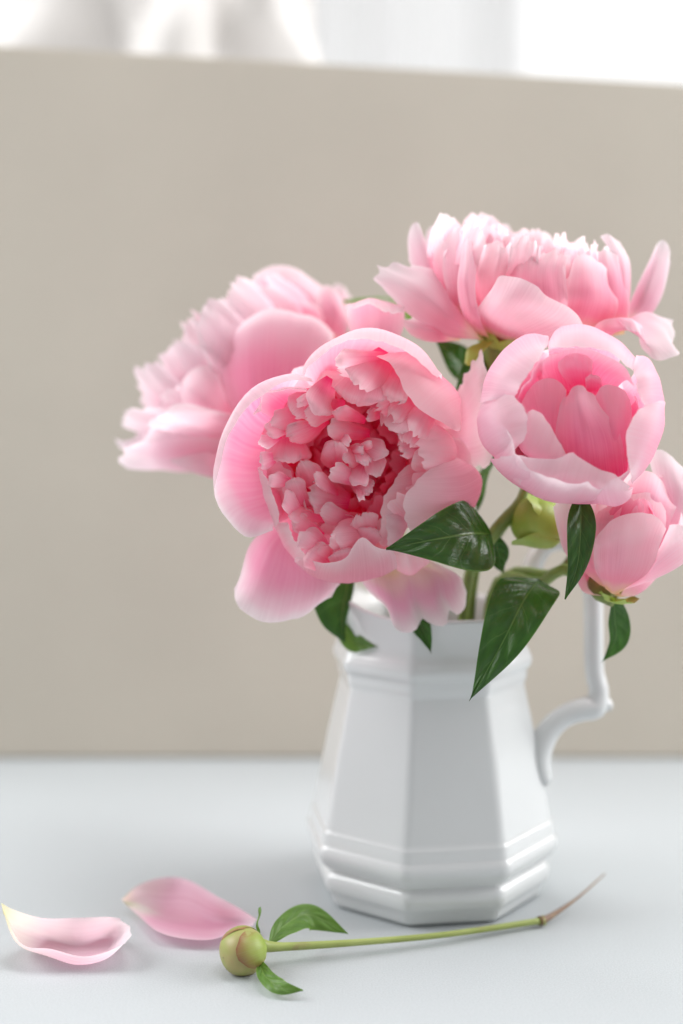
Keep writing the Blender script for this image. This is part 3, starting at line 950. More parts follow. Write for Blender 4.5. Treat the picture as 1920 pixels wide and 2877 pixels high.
    leaf(root, [at(950, 1700, 0.622), at(985, 1795, 0.618), at(1020, 1812, 0.616), at(1062, 1818, 0.612)], 0.005, 0.005, (0.2, 0.3, 1), fold=0.3, mat='leaf_light')
    leaf(root, [at(1150, 1660, 0.612), at(1170, 1730, 0.602), at(1196, 1790, 0.598), at(1212, 1838, 0.596)], 0.005, 0.005, (0.1, 0.2, 1), fold=0.3)
    tag(root, 'fully open pink peony with crowded ragged centre, drooping petals over jug rim', 'flower', 'pink peonies in the jug')
    return root


front_peony()


# ------------------------------------------------------------------ peony turned away to the left
def left_peony():
    O = at(830, 1190, 0.668)
    root = empty('peony', O)
    F = Frame(O, (-0.62, 0.70, -0.18), (0.72, 0.62, 0.0), scale=0.668 / 0.56)
    C = Crop(340, 700, 0.5102, 0.668)
    P = lambda phi, rz, W, **k: petal(F, root, phi, rz, W, **k)
    N = lambda rows, **k: net(C, root, rows, **k)
    # rounded guard petals on the near side
    N([[(760, 1080, 150), (880, 1080, 150)], [(610, 880, 230), (800, 860, 265), (1060, 820, 230)], [(545, 640, 240), (700, 640, 285), (920, 620, 285), (1160, 610, 240)],
       [(555, 520, 235), (680, 440, 270), (860, 400, 275), (1030, 420, 270), (1165, 510, 235)],
       [(595, 470, 215), (680, 390, 232), (790, 342, 238), (900, 333, 238), (1020, 362, 235), (1110, 415, 225), (1168, 470, 212)]], jag=0.003, ruff=3, lump=14, nu=31, mat='rosy')
    N([[(600, 1080, 150), (660, 1040, 160), (660, 960, 150)], [(440, 990, 210), (500, 880, 255), (570, 780, 215)], [(345, 850, 215), (410, 770, 260), (540, 690, 220)],
       [(330, 790, 200), (345, 720, 212), (390, 665, 218), (445, 642, 218), (515, 670, 208)]], jag=0.003, ruff=2, lump=6, mat='pale')
    N([[(850, 420, 0), (1000, 420, 0)], [(745, 270, 50), (900, 260, 80), (1100, 300, 50)], [(722, 200, 40), (800, 150, 60), (960, 150, 60), (1120, 230, 30)],
       [(722, 190, 30), (735, 150, 40), (790, 103, 45), (880, 90, 45), (980, 113, 45), (1080, 178, 35), (1130, 225, 20)]], jag=0.004, ruff=3, lump=5, mat='pale')
    N([[(800, 500, 100), (1000, 500, 100)], [(730, 360, 110), (900, 340, 150), (1110, 400, 110)], [(738, 335, 100), (800, 300, 115), (900, 278, 120), (1000, 280, 118), (1070, 310, 105), (1112, 370, 90)]], jag=0.006, mat='guard')
    N([[(1100, 540, 60), (1220, 540, 60)], [(1085, 350, 90), (1170, 340, 120), (1258, 420, 80)], [(1088, 235, 75), (1130, 195, 85), (1190, 235, 85), (1248, 330, 70), (1258, 400, 50)]], jag=0.006, mat='guard')
    N([[(1130, 420, -60), (1240, 420, -60)], [(1140, 300, -75), (1200, 280, -70), (1265, 330, -80)], [(1148, 225, -85), (1190, 188, -85), (1240, 218, -85), (1268, 272, -95)]], jag=0.006, mat='pale')
    N([[(620, 1140, 100), (620, 1280, 100)], [(480, 1105, 150), (490, 1180, 165), (510, 1262, 140)], [(370, 1105, 150), (400, 1160, 165), (430, 1240, 140)],
       [(320, 1130, 150), (270, 1165, 155), (330, 1205, 145)]], jag=0.01, mat='pale')
    for phi, r, z, w in [(180, 420, 290, 110), (203, 458, 205, 115), (160, 432, 255, 110), (-150, 400, 185, 100), (188, 360, 330, 110), (140, 330, 300, 120), (-138, 300, 250, 90), (205, 380, 285, 110), (222, 400, 190, 100)]:
        P(phi, [(0, 0), (r * 0.36, 5), (r * 0.68, z * 0.40), (r * 0.87, z * 0.72), (r, z)], w, cup=190, rnd=0.14, jag=0.022, ruff=8, mat='pale', rfreq=5, lump=12)
    for phi in (30, 75, 110, 50):
        P(phi, [(0, 0), (130, 0), (230, 90), (270, 220), (265, 340)], 140, cup=220, mat='pale')
    rng = random.Random(23)
    for ri, (r, zt, n, w) in enumerate([(258, 362, 12, 92), (215, 380, 11, 84), (160, 388, 10, 72), (100, 386, 8, 58), (45, 380, 5, 46)]):
        for i in range(n):
            phi = 360 * (i + rng.uniform(-0.3, 0.3)) / n
            rr = r * rng.uniform(0.9, 1.08); z2 = zt * rng.uniform(0.9, 1.04)
            P(phi, [(0, 0), (rr * 0.6, z2 * 0.2), (rr * 1.0, z2 * 0.6), (rr * rng.uniform(0.88, 1.0), z2)], w * rng.uniform(0.75, 1.2), mat=('pale', 'pale', 'guard', 'guard', 'inner')[ri], cup=rng.uniform(60, 130),
              rnd=0.14, jag=rng.uniform(0.012, 0.032), ruff=rng.uniform(8, 14), rfreq=5, nu=19, nv=13, lump=16, twist=rng.uniform(-.4, .4), skew=rng.uniform(-.2, .2))
    tube_part('stem', root, [O, O - F.Z * 0.02, at(1060, 1500, 0.690), JMOUTH + Vector((-0.014, 0.008, 0.004)), JIN + Vector((0, 0.01, 0))],
              [0.006, 0.0032, 0.0028, 0.0028, 0.0026], 'stem')
    leaf(root, [at(1160, 915, 0.672), at(1125, 852, 0.670), at(1050, 838, 0.668), at(955, 850, 0.666)], 0.009, 0.009, (0.0, 0.99, 0.06), fold=0.1, mat='leaf_light')
    tag(root, 'pale pink peony turned away to the left behind the open bloom', 'flower', 'pink peonies in the jug')
    return root


left_peony()


# ------------------------------------------------------------------ tall peony at the top, seen from the side
def top_peony():
    O = at(1400, 962, 0.612)
    root = empty('peony', O)
    F = Frame(O, (0.19, 0.94, 0.26), (1, -0.2, 0.0), scale=0.612 / 0.56)
    C = Crop(1020, 560, 0.574, 0.612)
    P = lambda phi, rz, W, **k: petal(F, root, phi, rz, W, **k)
    N = lambda rows, **k: net(C, root, rows, **{'mat': 'pale', **k})
    # outer petals, near side
    N([[(600, 650, 70), (700, 690, 60), (780, 690, 60)], [(555, 560, 170), (690, 610, 225), (880, 690, 190)], [(585, 500, 220), (710, 500, 285), (900, 560, 265), (1020, 670, 210)],
       [(640, 425, 250), (668, 374, 268), (760, 382, 288), (850, 422, 295), (905, 476, 290), (990, 515, 276), (1050, 565, 258), (1082, 620, 238)]], jag=0.003, ruff=2, lump=6, nu=33)
    N([[(560, 660, 60), (620, 680, 60)], [(490, 560, 150), (530, 575, 190), (580, 600, 185)], [(462, 420, 190), (505, 420, 220), (552, 470, 200)], [(478, 300, 180), (515, 290, 200), (552, 330, 188)],
       [(492, 220, 170), (515, 188, 176), (545, 225, 176)]], jag=0.003, ruff=2, lump=3)
    N([[(470, 600, 60), (560, 600, 60)], [(400, 400, 120), (480, 380, 155), (560, 380, 120)], [(398, 210, 112), (435, 150, 118), (470, 134, 120), (505, 160, 116), (532, 220, 108)]], jag=0.004, ruff=2)
    N([[(540, 580, 60), (660, 580, 60)], [(548, 420, 110), (620, 420, 75), (694, 420, 110)], [(548, 270, 130), (570, 165, 130), (605, 126, 128), (650, 150, 128), (692, 225, 120)]], jag=0.004, ruff=2, mat='guard')
    N([[(600, 690, 50), (560, 640, 20)], [(400, 668, 90), (430, 570, 140), (450, 490, 70)], [(240, 575, 95), (290, 460, 140), (370, 360, 60)], [(140, 480, 75), (190, 395, 110), (310, 330, 60)],
       [(95, 435, 60), (52, 385, 62), (82, 355, 68), (64, 318, 62), (110, 330, 72), (150, 306, 72), (210, 332, 72), (245, 318, 60)]], jag=0.006, ruff=3, lump=6, nu=31)
    N([[(440, 580, 20), (500, 580, 20)], [(285, 400, 30), (345, 385, 60), (395, 410, 30)], [(228, 300, 0), (216, 200, 2), (232, 132, 6), (262, 108, 8), (288, 150, 8), (312, 260, 10)]], jag=0.004, ruff=2)
    N([[(400, 480, -40), (460, 480, -40)], [(305, 300, -70), (350, 290, -60), (405, 310, -70)], [(298, 210, -80), (320, 145, -82), (360, 128, -82), (398, 200, -80)]], jag=0.006)
    N([[(1180, 640, 60), (1290, 640, 40)], [(1235, 470, 100), (1280, 450, 100), (1316, 420, 55)], [(1235, 300, 95), (1270, 300, 95), (1308, 310, 55)],
       [(1162, 182, 60), (1190, 168, 62), (1240, 195, 60), (1285, 260, 45)]], jag=0.003, ruff=2, lump=3)
    N([[(1260, 640, 0), (1340, 640, 0)], [(1310, 500, 20), (1370, 490, 55), (1425, 550, 10)], [(1375, 350, 15), (1425, 355, 50), (1475, 450, 5)], [(1432, 232, 0), (1465, 196, 2), (1497, 225, 0), (1505, 310, -4)]], jag=0.003, ruff=2, lump=3)
    N([[(1180, 720, 100), (1230, 640, 60)], [(1130, 640, 140), (1240, 650, 170), (1330, 570, 80)], [(1190, 592, 160), (1300, 640, 190), (1380, 620, 130), (1420, 556, 60)],
       [(1320, 588, 165), (1385, 700, 185), (1475, 650, 120), (1500, 575, 50)], [(1360, 680, 155), (1400, 772, 165), (1460, 790, 160), (1550, 755, 120), (1522, 710, 112), (1525, 640, 80), (1520, 585, 55)]],
      jag=0.006, ruff=7, rfreq=4, lump=9)
    N([[(1150, 720, 90), (1250, 620, 60)], [(1210, 600, 150), (1280, 590, 170), (1330, 600, 150)], [(1240, 585, 172), (1300, 590, 190), (1370, 625, 170)], [(1290, 640, 190), (1340, 650, 200), (1372, 665, 180)]], jag=0.006, ruff=5)
    N([[(480, 690, 50), (440, 640, 20)], [(340, 700, 90), (350, 640, 110), (360, 590, 60)], [(250, 670, 80), (260, 620, 95), (290, 585, 60)], [(215, 640, 62), (190, 605, 62), (215, 582, 58), (250, 580, 50)]], jag=0.02, mat='guard')
    # front wall of the bowl
    N([[(750, 670, 80), (960, 670, 80)], [(680, 480, 180), (830, 480, 235), (1000, 520, 220)], [(676, 330, 195), (830, 340, 240), (990, 350, 225)],
       [(695, 260, 185), (760, 262, 205), (830, 268, 215), (900, 250, 212), (960, 240, 205), (1000, 300, 195)]], mat='guard', jag=0.03, jf=2, ruff=6, rfreq=5)
    N([[(950, 690, 100), (1200, 670, 70)], [(990, 500, 205), (1120, 490, 215), (1250, 520, 120)], [(1010, 380, 205), (1120, 360, 205), (1230, 430, 130)],
       [(1030, 300, 190), (1070, 262, 182), (1130, 280, 172), (1190, 330, 145), (1240, 400, 110)]], mat='guard', jag=0.012)
    N([[(1150, 680, 80), (1280, 660, 50)], [(1150, 450, 140), (1230, 430, 145), (1305, 480, 80)], [(1150, 265, 110), (1185, 238, 112), (1230, 262, 100), (1265, 330, 80)]], mat='guard', jag=0.012)
    N([[(620, 660, 60), (780, 660, 60)], [(600, 450, 120), (700, 430, 160), (800, 450, 150)], [(620, 320, 130), (700, 290, 150), (790, 320, 140)]], mat='guard', jag=0.02)
    for phi in (40, 75, 105, 150, 10):
        P(phi, [(0, 0), (150, 20), (240, 120), (255, 230), (245, 310)], 130, cup=190, mat='pale')
    rng = random.Random(37)
    for ri, (r, zt, n, w) in enumerate([(232, 308, 12, 86), (196, 312, 12, 76), (156, 306, 11, 66), (112, 302, 9, 56), (60, 298, 6, 46)]):
        for i in range(n):
            phi = 360 * (i + rng.uniform(-0.3, 0.3)) / n
            rr = r * rng.uniform(0.92, 1.06); z2 = zt * rng.uniform(0.90, 1.08)
            front = max(0.0, -math.sin(math.radians(phi)))
            if (ri == 0 and front > 0.1) or (ri == 1 and front > 0.5): continue
            z2 *= 1 - 0.12 * front * (r / 235)
            P(phi, [(0, 0), (rr * 0.6, z2 * 0.2), (rr * 1.0, z2 * 0.62), (rr * rng.uniform(0.84, 0.98), z2)], w * rng.uniform(0.7, 1.2), mat=('guard', 'guard', 'inner', 'inner', 'inner')[ri], cup=rng.uniform(50, 110),
              rnd=0.14, jag=rng.uniform(0.012, 0.032), ruff=rng.uniform(8, 14), rfreq=5, nu=19, nv=13, lump=16, twist=rng.uniform(-.4, .4), skew=rng.uniform(-.2, .2))
    # calyx and stem
    for phi, l in ((-120, 70), (-60, 75), (200, 95), (20, 80), (90, 80)):
        P(phi, [(0, -18), (40, -16), (l * 0.8, 8), (l, 30)], 34, mat='sepal', cup=60, rnd=0.4, jag=0, ruff=2, lump=3, name='sepal', nu=9, nv=9)
    N([[(600, 690, 60), (640, 690, 70)], [(510, 730, 70), (560, 760, 90), (600, 740, 80)], [(498, 800, 70), (520, 815, 80), (560, 790, 80)]], mat='sepal', name='sepal', jag=0, nu=11, nv=11)
    tube_part('stem', root, [F(0, 0, 0), F(0, 0, -40), at(1440, 1150, 0.618), at(1478, 1370, 0.604), at(1388, 1500, 0.600), at(1312, 1655, 0.622), JIN + Vector((0.004, 0, 0))],
              [0.0075, 0.0050, 0.0028, 0.0024, 0.0028, 0.0023, 0.0022], 'stem', 12, 60)
    # leaves on this stem
    leaf(root, [at(1378, 1500, 0.592), at(1320, 1500, 0.572), at(1210, 1518, 0.560), at(1085, 1543, 0.556)], 0.0150, 0.0150, (0.0, 0.50, 0.86), fold=0.12, wmax=0.32, quilt=0.0011, halves=(-0.30, 0.62))
    leaf(root, [at(1390, 1500, 0.604), at(1400, 1550, 0.606), at(1405, 1585, 0.606), at(1416, 1612, 0.606)], 0.005, 0.005, (-0.2, 0.2, 1), fold=0.3)
    leaf(root, [at(1345, 1085, 0.640), at(1300, 1030, 0.636), at(1262, 985, 0.632), at(1215, 945, 0.632)], 0.0075, 0.0075, (0.3, 0.2, 1), fold=0.3, mat='leaf')
    leaf(root, [at(1395, 960, 0.622), at(1345, 1020, 0.616), at(1305, 1075, 0.614), at(1270, 1130, 0.614)], 0.006, 0.006, (0.5, 0.2, 1), fold=0.3, mat='leaf')
    leaf(root, [at(1395, 1270, 0.622), at(1365, 1330, 0.620), at(1350, 1390, 0.620), at(1338, 1440, 0.620)], 0.004, 0.004, (-0.8, 0.2, 0.7), fold=0.3, mat='leaf')
    tag(root, 'tall pale pink peony seen side on, topmost bloom with upright petals', 'flower', 'pink peonies in the jug')
    return root


top_peony()


# ------------------------------------------------------------------ half-open cup peony, nearest bloom
def cup_peony():
    O = at(1552, 1252, 0.575)
    root = empty('peony', O)
    F = Frame(O, (0.16, 0.36, 0.92), (1, 0, 0), scale=0.93)
    P = lambda phi, rz, W, **k: petal(F, root, phi, rz, W, **k)
    full = lambda r, z, i: [(0, 0), (r * 0.66, 4), (r, z * 0.36), (r * 1.02, z * 0.70), (r * i, z)]
    C = Crop(1280, 880, 0.4082, 0.575)
    N = lambda rows, **k: net(C, root, rows, **{'mat': 'cup', 'jag': 0.005, 'ruff': 4, 'lump': 7, 'nu': 29, **k})
    N([[(600, 800, 0), (700, 900, 0)], [(260, 600, 70), (330, 420, 60), (480, 300, 70)], [(168, 620, 150), (212, 420, 165), (330, 245, 165), (480, 148, 155), (625, 158, 140)],
       [(240, 600, 232), (310, 430, 258), (430, 290, 262), (560, 225, 248), (640, 210, 222)], [(415, 575, 250), (440, 530, 278), (520, 400, 292), (590, 300, 286), (628, 240, 262)]])
    N([[(700, 800, 0), (1000, 800, 0)], [(640, 270, 90), (850, 190, 80), (1150, 280, 90)], [(635, 190, 170), (700, 108, 182), (800, 80, 184), (950, 92, 184), (1100, 168, 178), (1255, 310, 165)],
       [(640, 215, 222), (720, 150, 246), (830, 122, 252), (960, 138, 252), (1090, 212, 246), (1245, 340, 222)], [(640, 240, 245), (740, 240, 272), (850, 246, 280), (960, 236, 280), (1080, 290, 272), (1225, 400, 242)]], ruff=5)
    N([[(900, 900, 0), (1000, 800, 0)], [(1250, 380, 80), (1350, 600, 60), (1330, 800, 70)], [(1250, 288, 160), (1335, 308, 168), (1405, 450, 168), (1440, 620, 162), (1432, 750, 160)],
       [(1240, 310, 215), (1300, 400, 240), (1352, 540, 244), (1384, 680, 222)], [(1225, 360, 235), (1240, 470, 258), (1270, 580, 266), (1295, 645, 252)]])
    N([[(600, 1000, 0), (700, 1050, 0)], [(250, 700, 60), (300, 880, 45), (420, 1000, 60)], [(163, 640, 150), (146, 760, 155), (178, 885, 148), (258, 985, 140), (350, 1015, 140)],
       [(255, 570, 225), (280, 720, 248), (320, 860, 242), (370, 985, 212)], [(325, 552, 250), (410, 572, 272), (472, 640, 278), (502, 740, 274), (482, 860, 255), (400, 960, 218)]])
    N([[(650, 1050, 20), (780, 1050, 20)], [(440, 900, 120), (560, 1010, 100), (720, 1030, 110)], [(420, 860, 200), (500, 960, 225), (640, 1020, 225), (760, 1040, 205)],
       [(495, 672, 245), (545, 662, 262), (612, 702, 268), (670, 800, 264), (722, 890, 254), (772, 990, 236)]])
    N([[(700, 1000, 0), (900, 1000, 0)], [(350, 1050, 60), (700, 1230, 35), (1150, 1180, 60)],
       [(238, 1000, 130), (330, 1112, 132), (450, 1206, 128), (620, 1284, 122), (820, 1314, 122), (1000, 1317, 128), (1110, 1332, 138), (1192, 1282, 142), (1222, 1200, 140)],
       [(300, 1000, 195), (450, 1095, 225), (650, 1155, 238), (850, 1165, 238), (1050, 1200, 230), (1185, 1222, 192)],
       [(310, 985, 215), (420, 968, 250), (560, 990, 264), (700, 1000, 268), (800, 952, 278), (860, 990, 272), (980, 1060, 256), (1100, 1110, 234), (1202, 1190, 197)]], nu=37, ruff=5, lump=9)
    N([[(900, 1000, 0), (950, 950, 0)], [(1300, 830, 70), (1240, 1050, 60)], [(1432, 640, 150), (1438, 760, 152), (1402, 900, 148), (1332, 1042, 142), (1212, 1165, 140)],
       [(1405, 600, 228), (1375, 720, 248), (1335, 880, 248), (1272, 1030, 224), (1205, 1150, 192)], [(1370, 610, 252), (1240, 680, 278), (1188, 780, 286), (1178, 900, 280), (1190, 1050, 244), (1200, 1145, 206)]])
    # heart: broad closed petals
    N([[(720, 1120, 130), (950, 1180, 120), (1180, 1120, 130)], [(690, 830, 205), (900, 870, 250), (1130, 830, 215)], [(715, 650, 232), (860, 630, 272), (1000, 650, 238)],
       [(745, 590, 225), (790, 528, 236), (850, 498, 242), (905, 515, 240), (965, 585, 224)]], mat='cup_heart', jag=0.003)
    N([[(950, 1120, 110), (1180, 1120, 110)], [(960, 820, 205), (1080, 820, 228), (1210, 820, 190)], [(948, 590, 205), (1010, 505, 215), (1090, 490, 216), (1170, 540, 205), (1220, 650, 186)]], mat='cup_heart', jag=0.003)
    N([[(580, 960, 110), (760, 1040, 110)], [(500, 700, 180), (620, 740, 218), (725, 780, 205)], [(448, 625, 178), (500, 530, 190), (590, 460, 202), (680, 448, 206), (765, 525, 200)]], mat='cup_heart', jag=0.003)
    N([[(700, 640, 60), (1000, 640, 60)], [(560, 440, 150), (800, 390, 120), (1160, 470, 140)], [(520, 400, 235), (620, 295, 246), (800, 255, 252), (1000, 265, 252), (1150, 360, 240), (1235, 500, 222)]], mat='cup_heart')
    N([[(640, 720, 60), (700, 700, 60)], [(440, 640, 130), (500, 540, 120), (600, 460, 120)], [(425, 590, 222), (440, 540, 240), (520, 420, 255), (600, 320, 250)]], mat='cup_heart')
    N([[(1150, 1000, 60), (1150, 700, 60)], [(1200, 1000, 130), (1270, 800, 120), (1240, 600, 130)], [(1190, 1040, 215), (1230, 850, 235), (1250, 680, 230), (1240, 540, 220)]], mat='cup_heart')
    N([[(800, 520, 150), (930, 510, 150)], [(715, 400, 195), (830, 360, 215), (940, 400, 195)], [(706, 335, 205), (780, 282, 216), (870, 266, 216), (945, 322, 204)]], mat='cup_heart')
    N([[(900, 540, 160), (1000, 540, 160)], [(895, 470, 200), (950, 450, 212), (1010, 470, 200)], [(900, 440, 206), (945, 418, 212), (1005, 440, 204)]], mat='cup_heart', nu=15, nv=15)
    for phi in (0, 60, 120, 180, 240, 300):
        P(phi, full(120, 205, 0.5), 80, cup=90, mat='deep', rnd=0.3)
    for phi in (20, 80, 140, 200, 260, 320):
        P(phi, full(228, 232, 0.98), 150, cup=220, mat='cup', rnd=0.1)
    for phi, l in ((200, 210), (-130, 190), (-60, 190), (60, 190), (130, 190)):
        P(phi, [(0, -12), (90, -14), (l * 0.8, 10), (l, 45)], 38, mat='sepal', cup=80, rnd=0.4, jag=0, ruff=2, lump=3, name='sepal', nu=9, nv=9)
    tube_part('stem', root, [O, O - F.Z * 0.02, at(1486, 1385, 0.616), at(1394, 1508, 0.612), at(1328, 1650, 0.634), JIN + Vector((0.012, 0.004, 0))],
              [0.006, 0.0036, 0.0022, 0.0022, 0.0022, 0.0022], 'stem')
    # hanging leaf at its right
    leaf(root, [at(1632, 1385, 0.568), at(1632, 1480, 0.562), at(1622, 1590, 0.560), at(1588, 1684, 0.560)], 0.0062, 0.0062, (0.15, 0.05, 1), fold=0.22, wmax=0.36)
    tag(root, 'half open cup shaped pink peony with deep pink heart facing forward', 'flower', 'pink peonies in the jug')
    return root


cup_peony()


# ------------------------------------------------------------------ closed peony leaning out on the right
def side_peony():
    O = at(1725, 1672, 0.585)
    root = empty('peony', O)
    F = Frame(O, (0.16, 0.93, 0.32), (1, -0.15, 0))
    P = lambda phi, rz, W, **k: petal(F, root, phi, rz, W, **k)
    C = Crop(1060, 1380, 0.5485, 0.585)
    N = lambda rows, **k: net(C, root, rows, **{'mat': 'pale', 'jag': 0.004, 'ruff': 2, 'lump': 5, **k})
    N([[(1170, 500, 70), (1215, 528, 75), (1270, 505, 70)], [(1115, 390, 140), (1230, 400, 175), (1400, 420, 140)], [(1108, 270, 155), (1250, 270, 195), (1452, 260, 155)],
       [(1130, 220, 142), (1200, 150, 152), (1290, 114, 158), (1370, 110, 158), (1440, 138, 152), (1484, 190, 142)]])
    N([[(1200, 525, 50), (1260, 505, 40)], [(1340, 480, 120), (1390, 400, 145), (1420, 330, 110)], [(1510, 410, 140), (1500, 300, 155), (1485, 220, 110)], [(1650, 310, 120), (1630, 220, 125), (1560, 172, 125), (1500, 172, 110)]])
    N([[(1150, 400, 40), (1400, 400, 40)], [(1105, 200, 95), (1280, 180, 140), (1475, 200, 95)], [(1130, 100, 80), (1220, 55, 95), (1330, 10, 100), (1420, 12, 95), (1478, 100, 80)]], mat='cup')
    N([[(1200, 300, 0), (1450, 300, 0)], [(1240, 100, 60), (1400, 60, 100), (1525, 100, 50)], [(1290, -50, 30), (1370, -108, 42), (1450, -60, 42), (1525, 80, 20)]], mat='cup')
    N([[(1350, 350, -40), (1450, 350, -20)], [(1440, 100, 20), (1540, 60, 50), (1640, 120, 0)], [(1415, -80, 0), (1530, -80, 45), (1650, 0, 0)], [(1385, -188, -30), (1430, -215, -20), (1500, -190, -10), (1580, -100, -10), (1660, 20, -20)]])
    N([[(1140, 480, 20), (1190, 505, 40)], [(980, 340, 60), (1050, 345, 95), (1115, 385, 90)], [(925, 200, 60), (1010, 200, 100), (1100, 220, 95)], [(902, 80, 50), (960, 20, 62), (1050, 8, 72), (1122, 60, 72)]])
    for phi, rm in ((110, 160), (60, 150), (160, 150)):
        P(phi, [(0, 0), (90, 0), (rm, 120), (rm + 10, 240), (rm - 30, 350)], 130, cup=160, rnd=0.26, mat='pale')
    for phi in (-60, 0, 60, 120, 180, -120):
        P(phi, [(0, 30), (30, 40), (72, 120), (85, 230), (30, 310)], 80, cup=95, rnd=0.3, mat='deep')
    for phi, l in ((-75, 74), (-140, 50), (-25, 78), (90, 70)):
        P(phi, [(0, -10), (30, -14), (l * 0.75, -4), (l, 14)], 34, mat='sepal', cup=60, rnd=0.4, jag=0.02, ruff=4, lump=3, name='sepal', nu=9, nv=9)
    tube_part('stem', root, [O, F(-40, 20, -6), at(1640, 1620, 0.602), at(1575, 1600, 0.606), at(1520, 1640, 0.612), Vector((JX + 0.026, JY - 0.008, 0.136)), JIN + Vector((0.02, -0.004, 0))],
              [0.005, 0.0036, 0.0026, 0.0026, 0.0024, 0.0022, 0.0022], 'stem')
    # big dark leaf hanging over the jug, and a small one under the bloom
    leaf(root, [at(1516, 1628, 0.598), at(1472, 1688, 0.578), at(1405, 1820, 0.566), at(1318, 1970, 0.566)], 0.0140, 0.0130, (-0.10, 0.42, 0.9), fold=0.34, wave=0.0022, wmax=0.26, quilt=0.0010, nu=31, nv=56)
    leaf(root, [at(1722, 1670, 0.590), at(1728, 1740, 0.594), at(1728, 1800, 0.597), at(1690, 1862, 0.600)], 0.003, 0.0065, (0.1, 0.1, 1), fold=0.25)
    tag(root, 'closed pink peony leaning out to the right above the jug handle', 'flower', 'pink peonies in the jug')
    return root


side_peony()


# ------------------------------------------------------------------ green side bud
def ball_mesh(name, F, prof, nu=28, nv=20, seam=0.0):
    V, UV = [], []
    P = catmull(prof, np.linspace(0, 1, nv))
    for j in range(nv):
        for i in range(nu):
            a = 2 * math.pi * i / nu
            r = max(P[j][0], 0.3) * (1 + seam * math.cos(3 * a + j * 0.18))
            V.append(F(math.cos(a) * r, math.sin(a) * r, P[j][1]) - F.O)
            UV.append((i / nu, j / (nv - 1)))
    return mesh_grid(name, V, nu, nv, UV, close_u=True)


def green_bud():
    O = at(1562, 1485, 0.603)
    root = empty('peony_bud', O)
    F = Frame(O, (-0.9, 0.28, 0.3), (0.3, 0.9, 0), scale=0.612 / 0.56)
    link('bud', ball_mesh('bud', F, [(10, -10), (50, 0), (70, 45), (66, 90), (40, 122), (2, 134)]), M['sepal'], root)
    for phi, l in ((-150, 1.0), (-40, 0.9), (90, 0.9)):
        petal(F, root, phi, [(0, -14), (52, -6), (70 * l, 40), (74 * l, 90), (82 * l, 132)], 46, mat='sepal', cup=62, rnd=0.3, jag=0.02, ruff=3, lump=3, name='sepal', nu=11, nv=11)
    tube_part('stem', root, [O, F(0, 0, -24), at(1612, 1555, 0.618), at(1560, 1612, 0.618), Vector((JX + 0.028, JY - 0.002, 0.136)), JIN + Vector((0.024, 0.01, 0))], [0.005, 0.003, 0.0022, 0.0022, 0.0022, 0.0022], 'stem')
    tag(root, 'small bright green peony bud between stems below the cup shaped bloom', 'bud')


green_bud()


# ------------------------------------------------------------------ cut stem with bud lying on the table
def fallen_bud():
    c = on_table(692, 2660, 0.0094)
    root = empty('cut_peony_stem', Vector((c.x, c.y, 0)))
    loc = root.location
    # bud points left, slightly toward the lens
    ax = (-0.80, -0.12, 0.55)
    F = Frame(c + (CR * 0.0052 - CB * 0.002), ax, (0, 1, 0), scale=1.0)
    me = ball_mesh('bud', F, [(6, -6), (38, 0), (62, 30), (66, 62), (54, 96), (30, 114), (2, 120)], 32, 24, seam=0.02)
    o = link('bud', me, M['bud'], root, loc=F.O - loc)
    for phi, w, l in ((35, 56, 1.0), (-72, 64, 1.08), (170, 58, 0.92)):
        petal(F, root, phi, [(0, -8), (41, 0), (66, 30), (70, 62), (62 * l, 88), (48 * l, 104)], w, mat='bud_sepal', cup=62, rnd=0.35, jag=0.0, ruff=1.0, lump=1.5, name='sepal', nu=11, nv=11)
    def tb(px, py, z): return on_table(px, py, z)
    s0 = F.O
    tube_part('stem', root, [s0, tb(790, 2660, 0.0075), tb(1000, 2648, 0.0052), tb(1250, 2626, 0.0036), tb(1500, 2590, 0.0028), tb(1528, 2586, 0.0028)],
              [0.0030, 0.0018, 0.0014, 0.00125, 0.0014, 0.0022], 'stem_light', 12, 50)
    tube_part('stem_tip', root, [tb(1515, 2588, 0.0028), tb(1545, 2576, 0.0032), tb(1620, 2525, 0.006), tb(1700, 2455, 0.010)],
              [0.0021, 0.0013, 0.0006, 0.0003], 'twig', 10, 24)
    # narrow bracts
    leaf(root, [tb(756, 2652, 0.009), tb(800, 2600, 0.013), tb(870, 2570, 0.013), tb(978, 2624, 0.006)], 0.0070, 0.0052, (0.0, 0.6, 0.8), fold=0.12, mat='leaf_light', wmax=0.5)
    leaf(root, [tb(728, 2702, 0.005), tb(748, 2745, 0.0045), tb(790, 2775, 0.0042), tb(852, 2784, 0.0035)], 0.0034, 0.0040, (0.0, 0.7, 0.7), fold=0.2, mat='leaf_light', wmax=0.55)
    leaf(root, [tb(730, 2622, 0.013), tb(724, 2598, 0.016), tb(727, 2572, 0.018), tb(731, 2548, 0.020)], 0.0008, 0.0008, (0.5, 0.2, 0.8), fold=0.3, mat='leaf_light', nu=7, nv=10, quilt=0)
    tag(root, 'cut peony stem with round green bud lying in front of jug', 'flower stem')


fallen_bud()


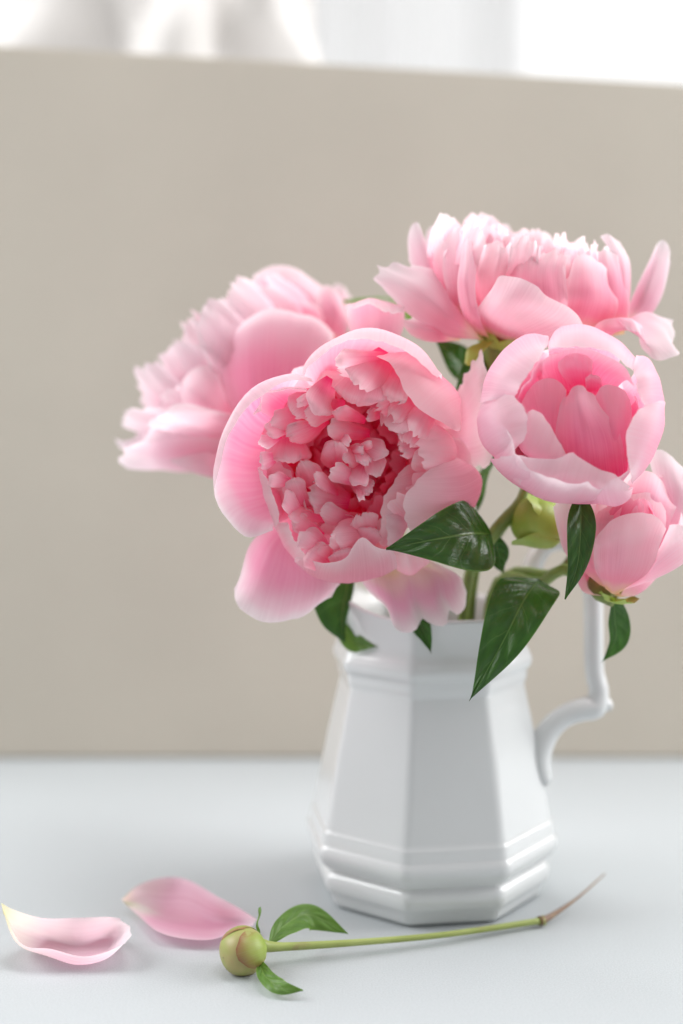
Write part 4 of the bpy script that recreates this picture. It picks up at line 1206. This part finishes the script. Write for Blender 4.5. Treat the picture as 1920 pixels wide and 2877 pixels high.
# ------------------------------------------------------------------ petals dropped on the table
def loose_petal(rows, label, name='fallen_petal', mat='loose'):
    """a shed petal lying like a shallow boat; rows run from its claw to its tip, third number = height above the table (m)"""
    C = lambda cx, cy, h: np.array(on_table(cx * 0.6378, 2400 + cy * 0.6378, h))
    mid = rows[len(rows) // 2][1]
    c = on_table(mid[0] * 0.6378, 2400 + mid[1] * 0.6378, 0)
    root = empty('tmp', Vector((c.x, c.y, 0)))
    o = net(C, root, rows, mat=mat, nu=33, nv=36, jag=0.006, ruff=3, lump=5, name=name)
    o.parent = None
    o.location = root.location
    bpy.data.objects.remove(root)
    zm = min(v.co.z for v in o.data.vertices)
    if zm < 0.0002:
        for v in o.data.vertices: v.co.z = max(v.co.z, 0.0002 + 0.02 * max(0, v.co.z + 0.002))
    tag(o, label, 'petal', 'petals fallen on the table')


loose_petal([[(6, 214, .0250), (10, 235, .0225), (16, 262, .0190)], [(66, 246, .0215), (62, 320, .0110), (72, 388, .0070), (100, 396, .0110)],
             [(200, 284, .0150), (205, 370, .0010), (200, 445, .0010), (228, 414, .0100)], [(340, 282, .0130), (350, 400, .0005), (330, 484, .0010), (360, 450, .0068)],
             [(470, 274, .0135), (490, 360, .0010), (468, 458, .0015), (460, 436, .0080)], [(528, 282, .0135), (572, 318, .0125), (582, 350, .0115), (556, 392, .0105)]],
            'shed petal with pale yellow claw, curled like a boat on the table')
loose_petal([[(538, 198, .0080), (545, 210, .0060), (556, 222, .0040)], [(610, 136, .0095), (620, 205, .0040), (608, 268, .0040)], [(710, 104, .0120), (712, 235, .0010), (690, 334, .0055)],
             [(820, 110, .0115), (830, 270, .0005), (805, 366, .0050)], [(950, 182, .0130), (950, 300, .0005), (925, 376, .0045)], [(1050, 232, .0110), (1050, 300, .0015), (1010, 354, .0050)],
             [(1135, 285, .0070), (1125, 305, .0050), (1085, 335, .0050)]],
            'shed pink petal lying beside the round green bud', mat='loose_pink')

# leaves grow on the stems: hang them under the stem of their flower
for root in [o for o in COL.objects if o.parent is None and o.type == 'EMPTY']:
    stems = [c for c in root.children if c.name.split('.')[0] == 'stem']
    if stems:
        for c in root.children:
            if c.name.split('.')[0] == 'leaf':
                c.parent = stems[0]
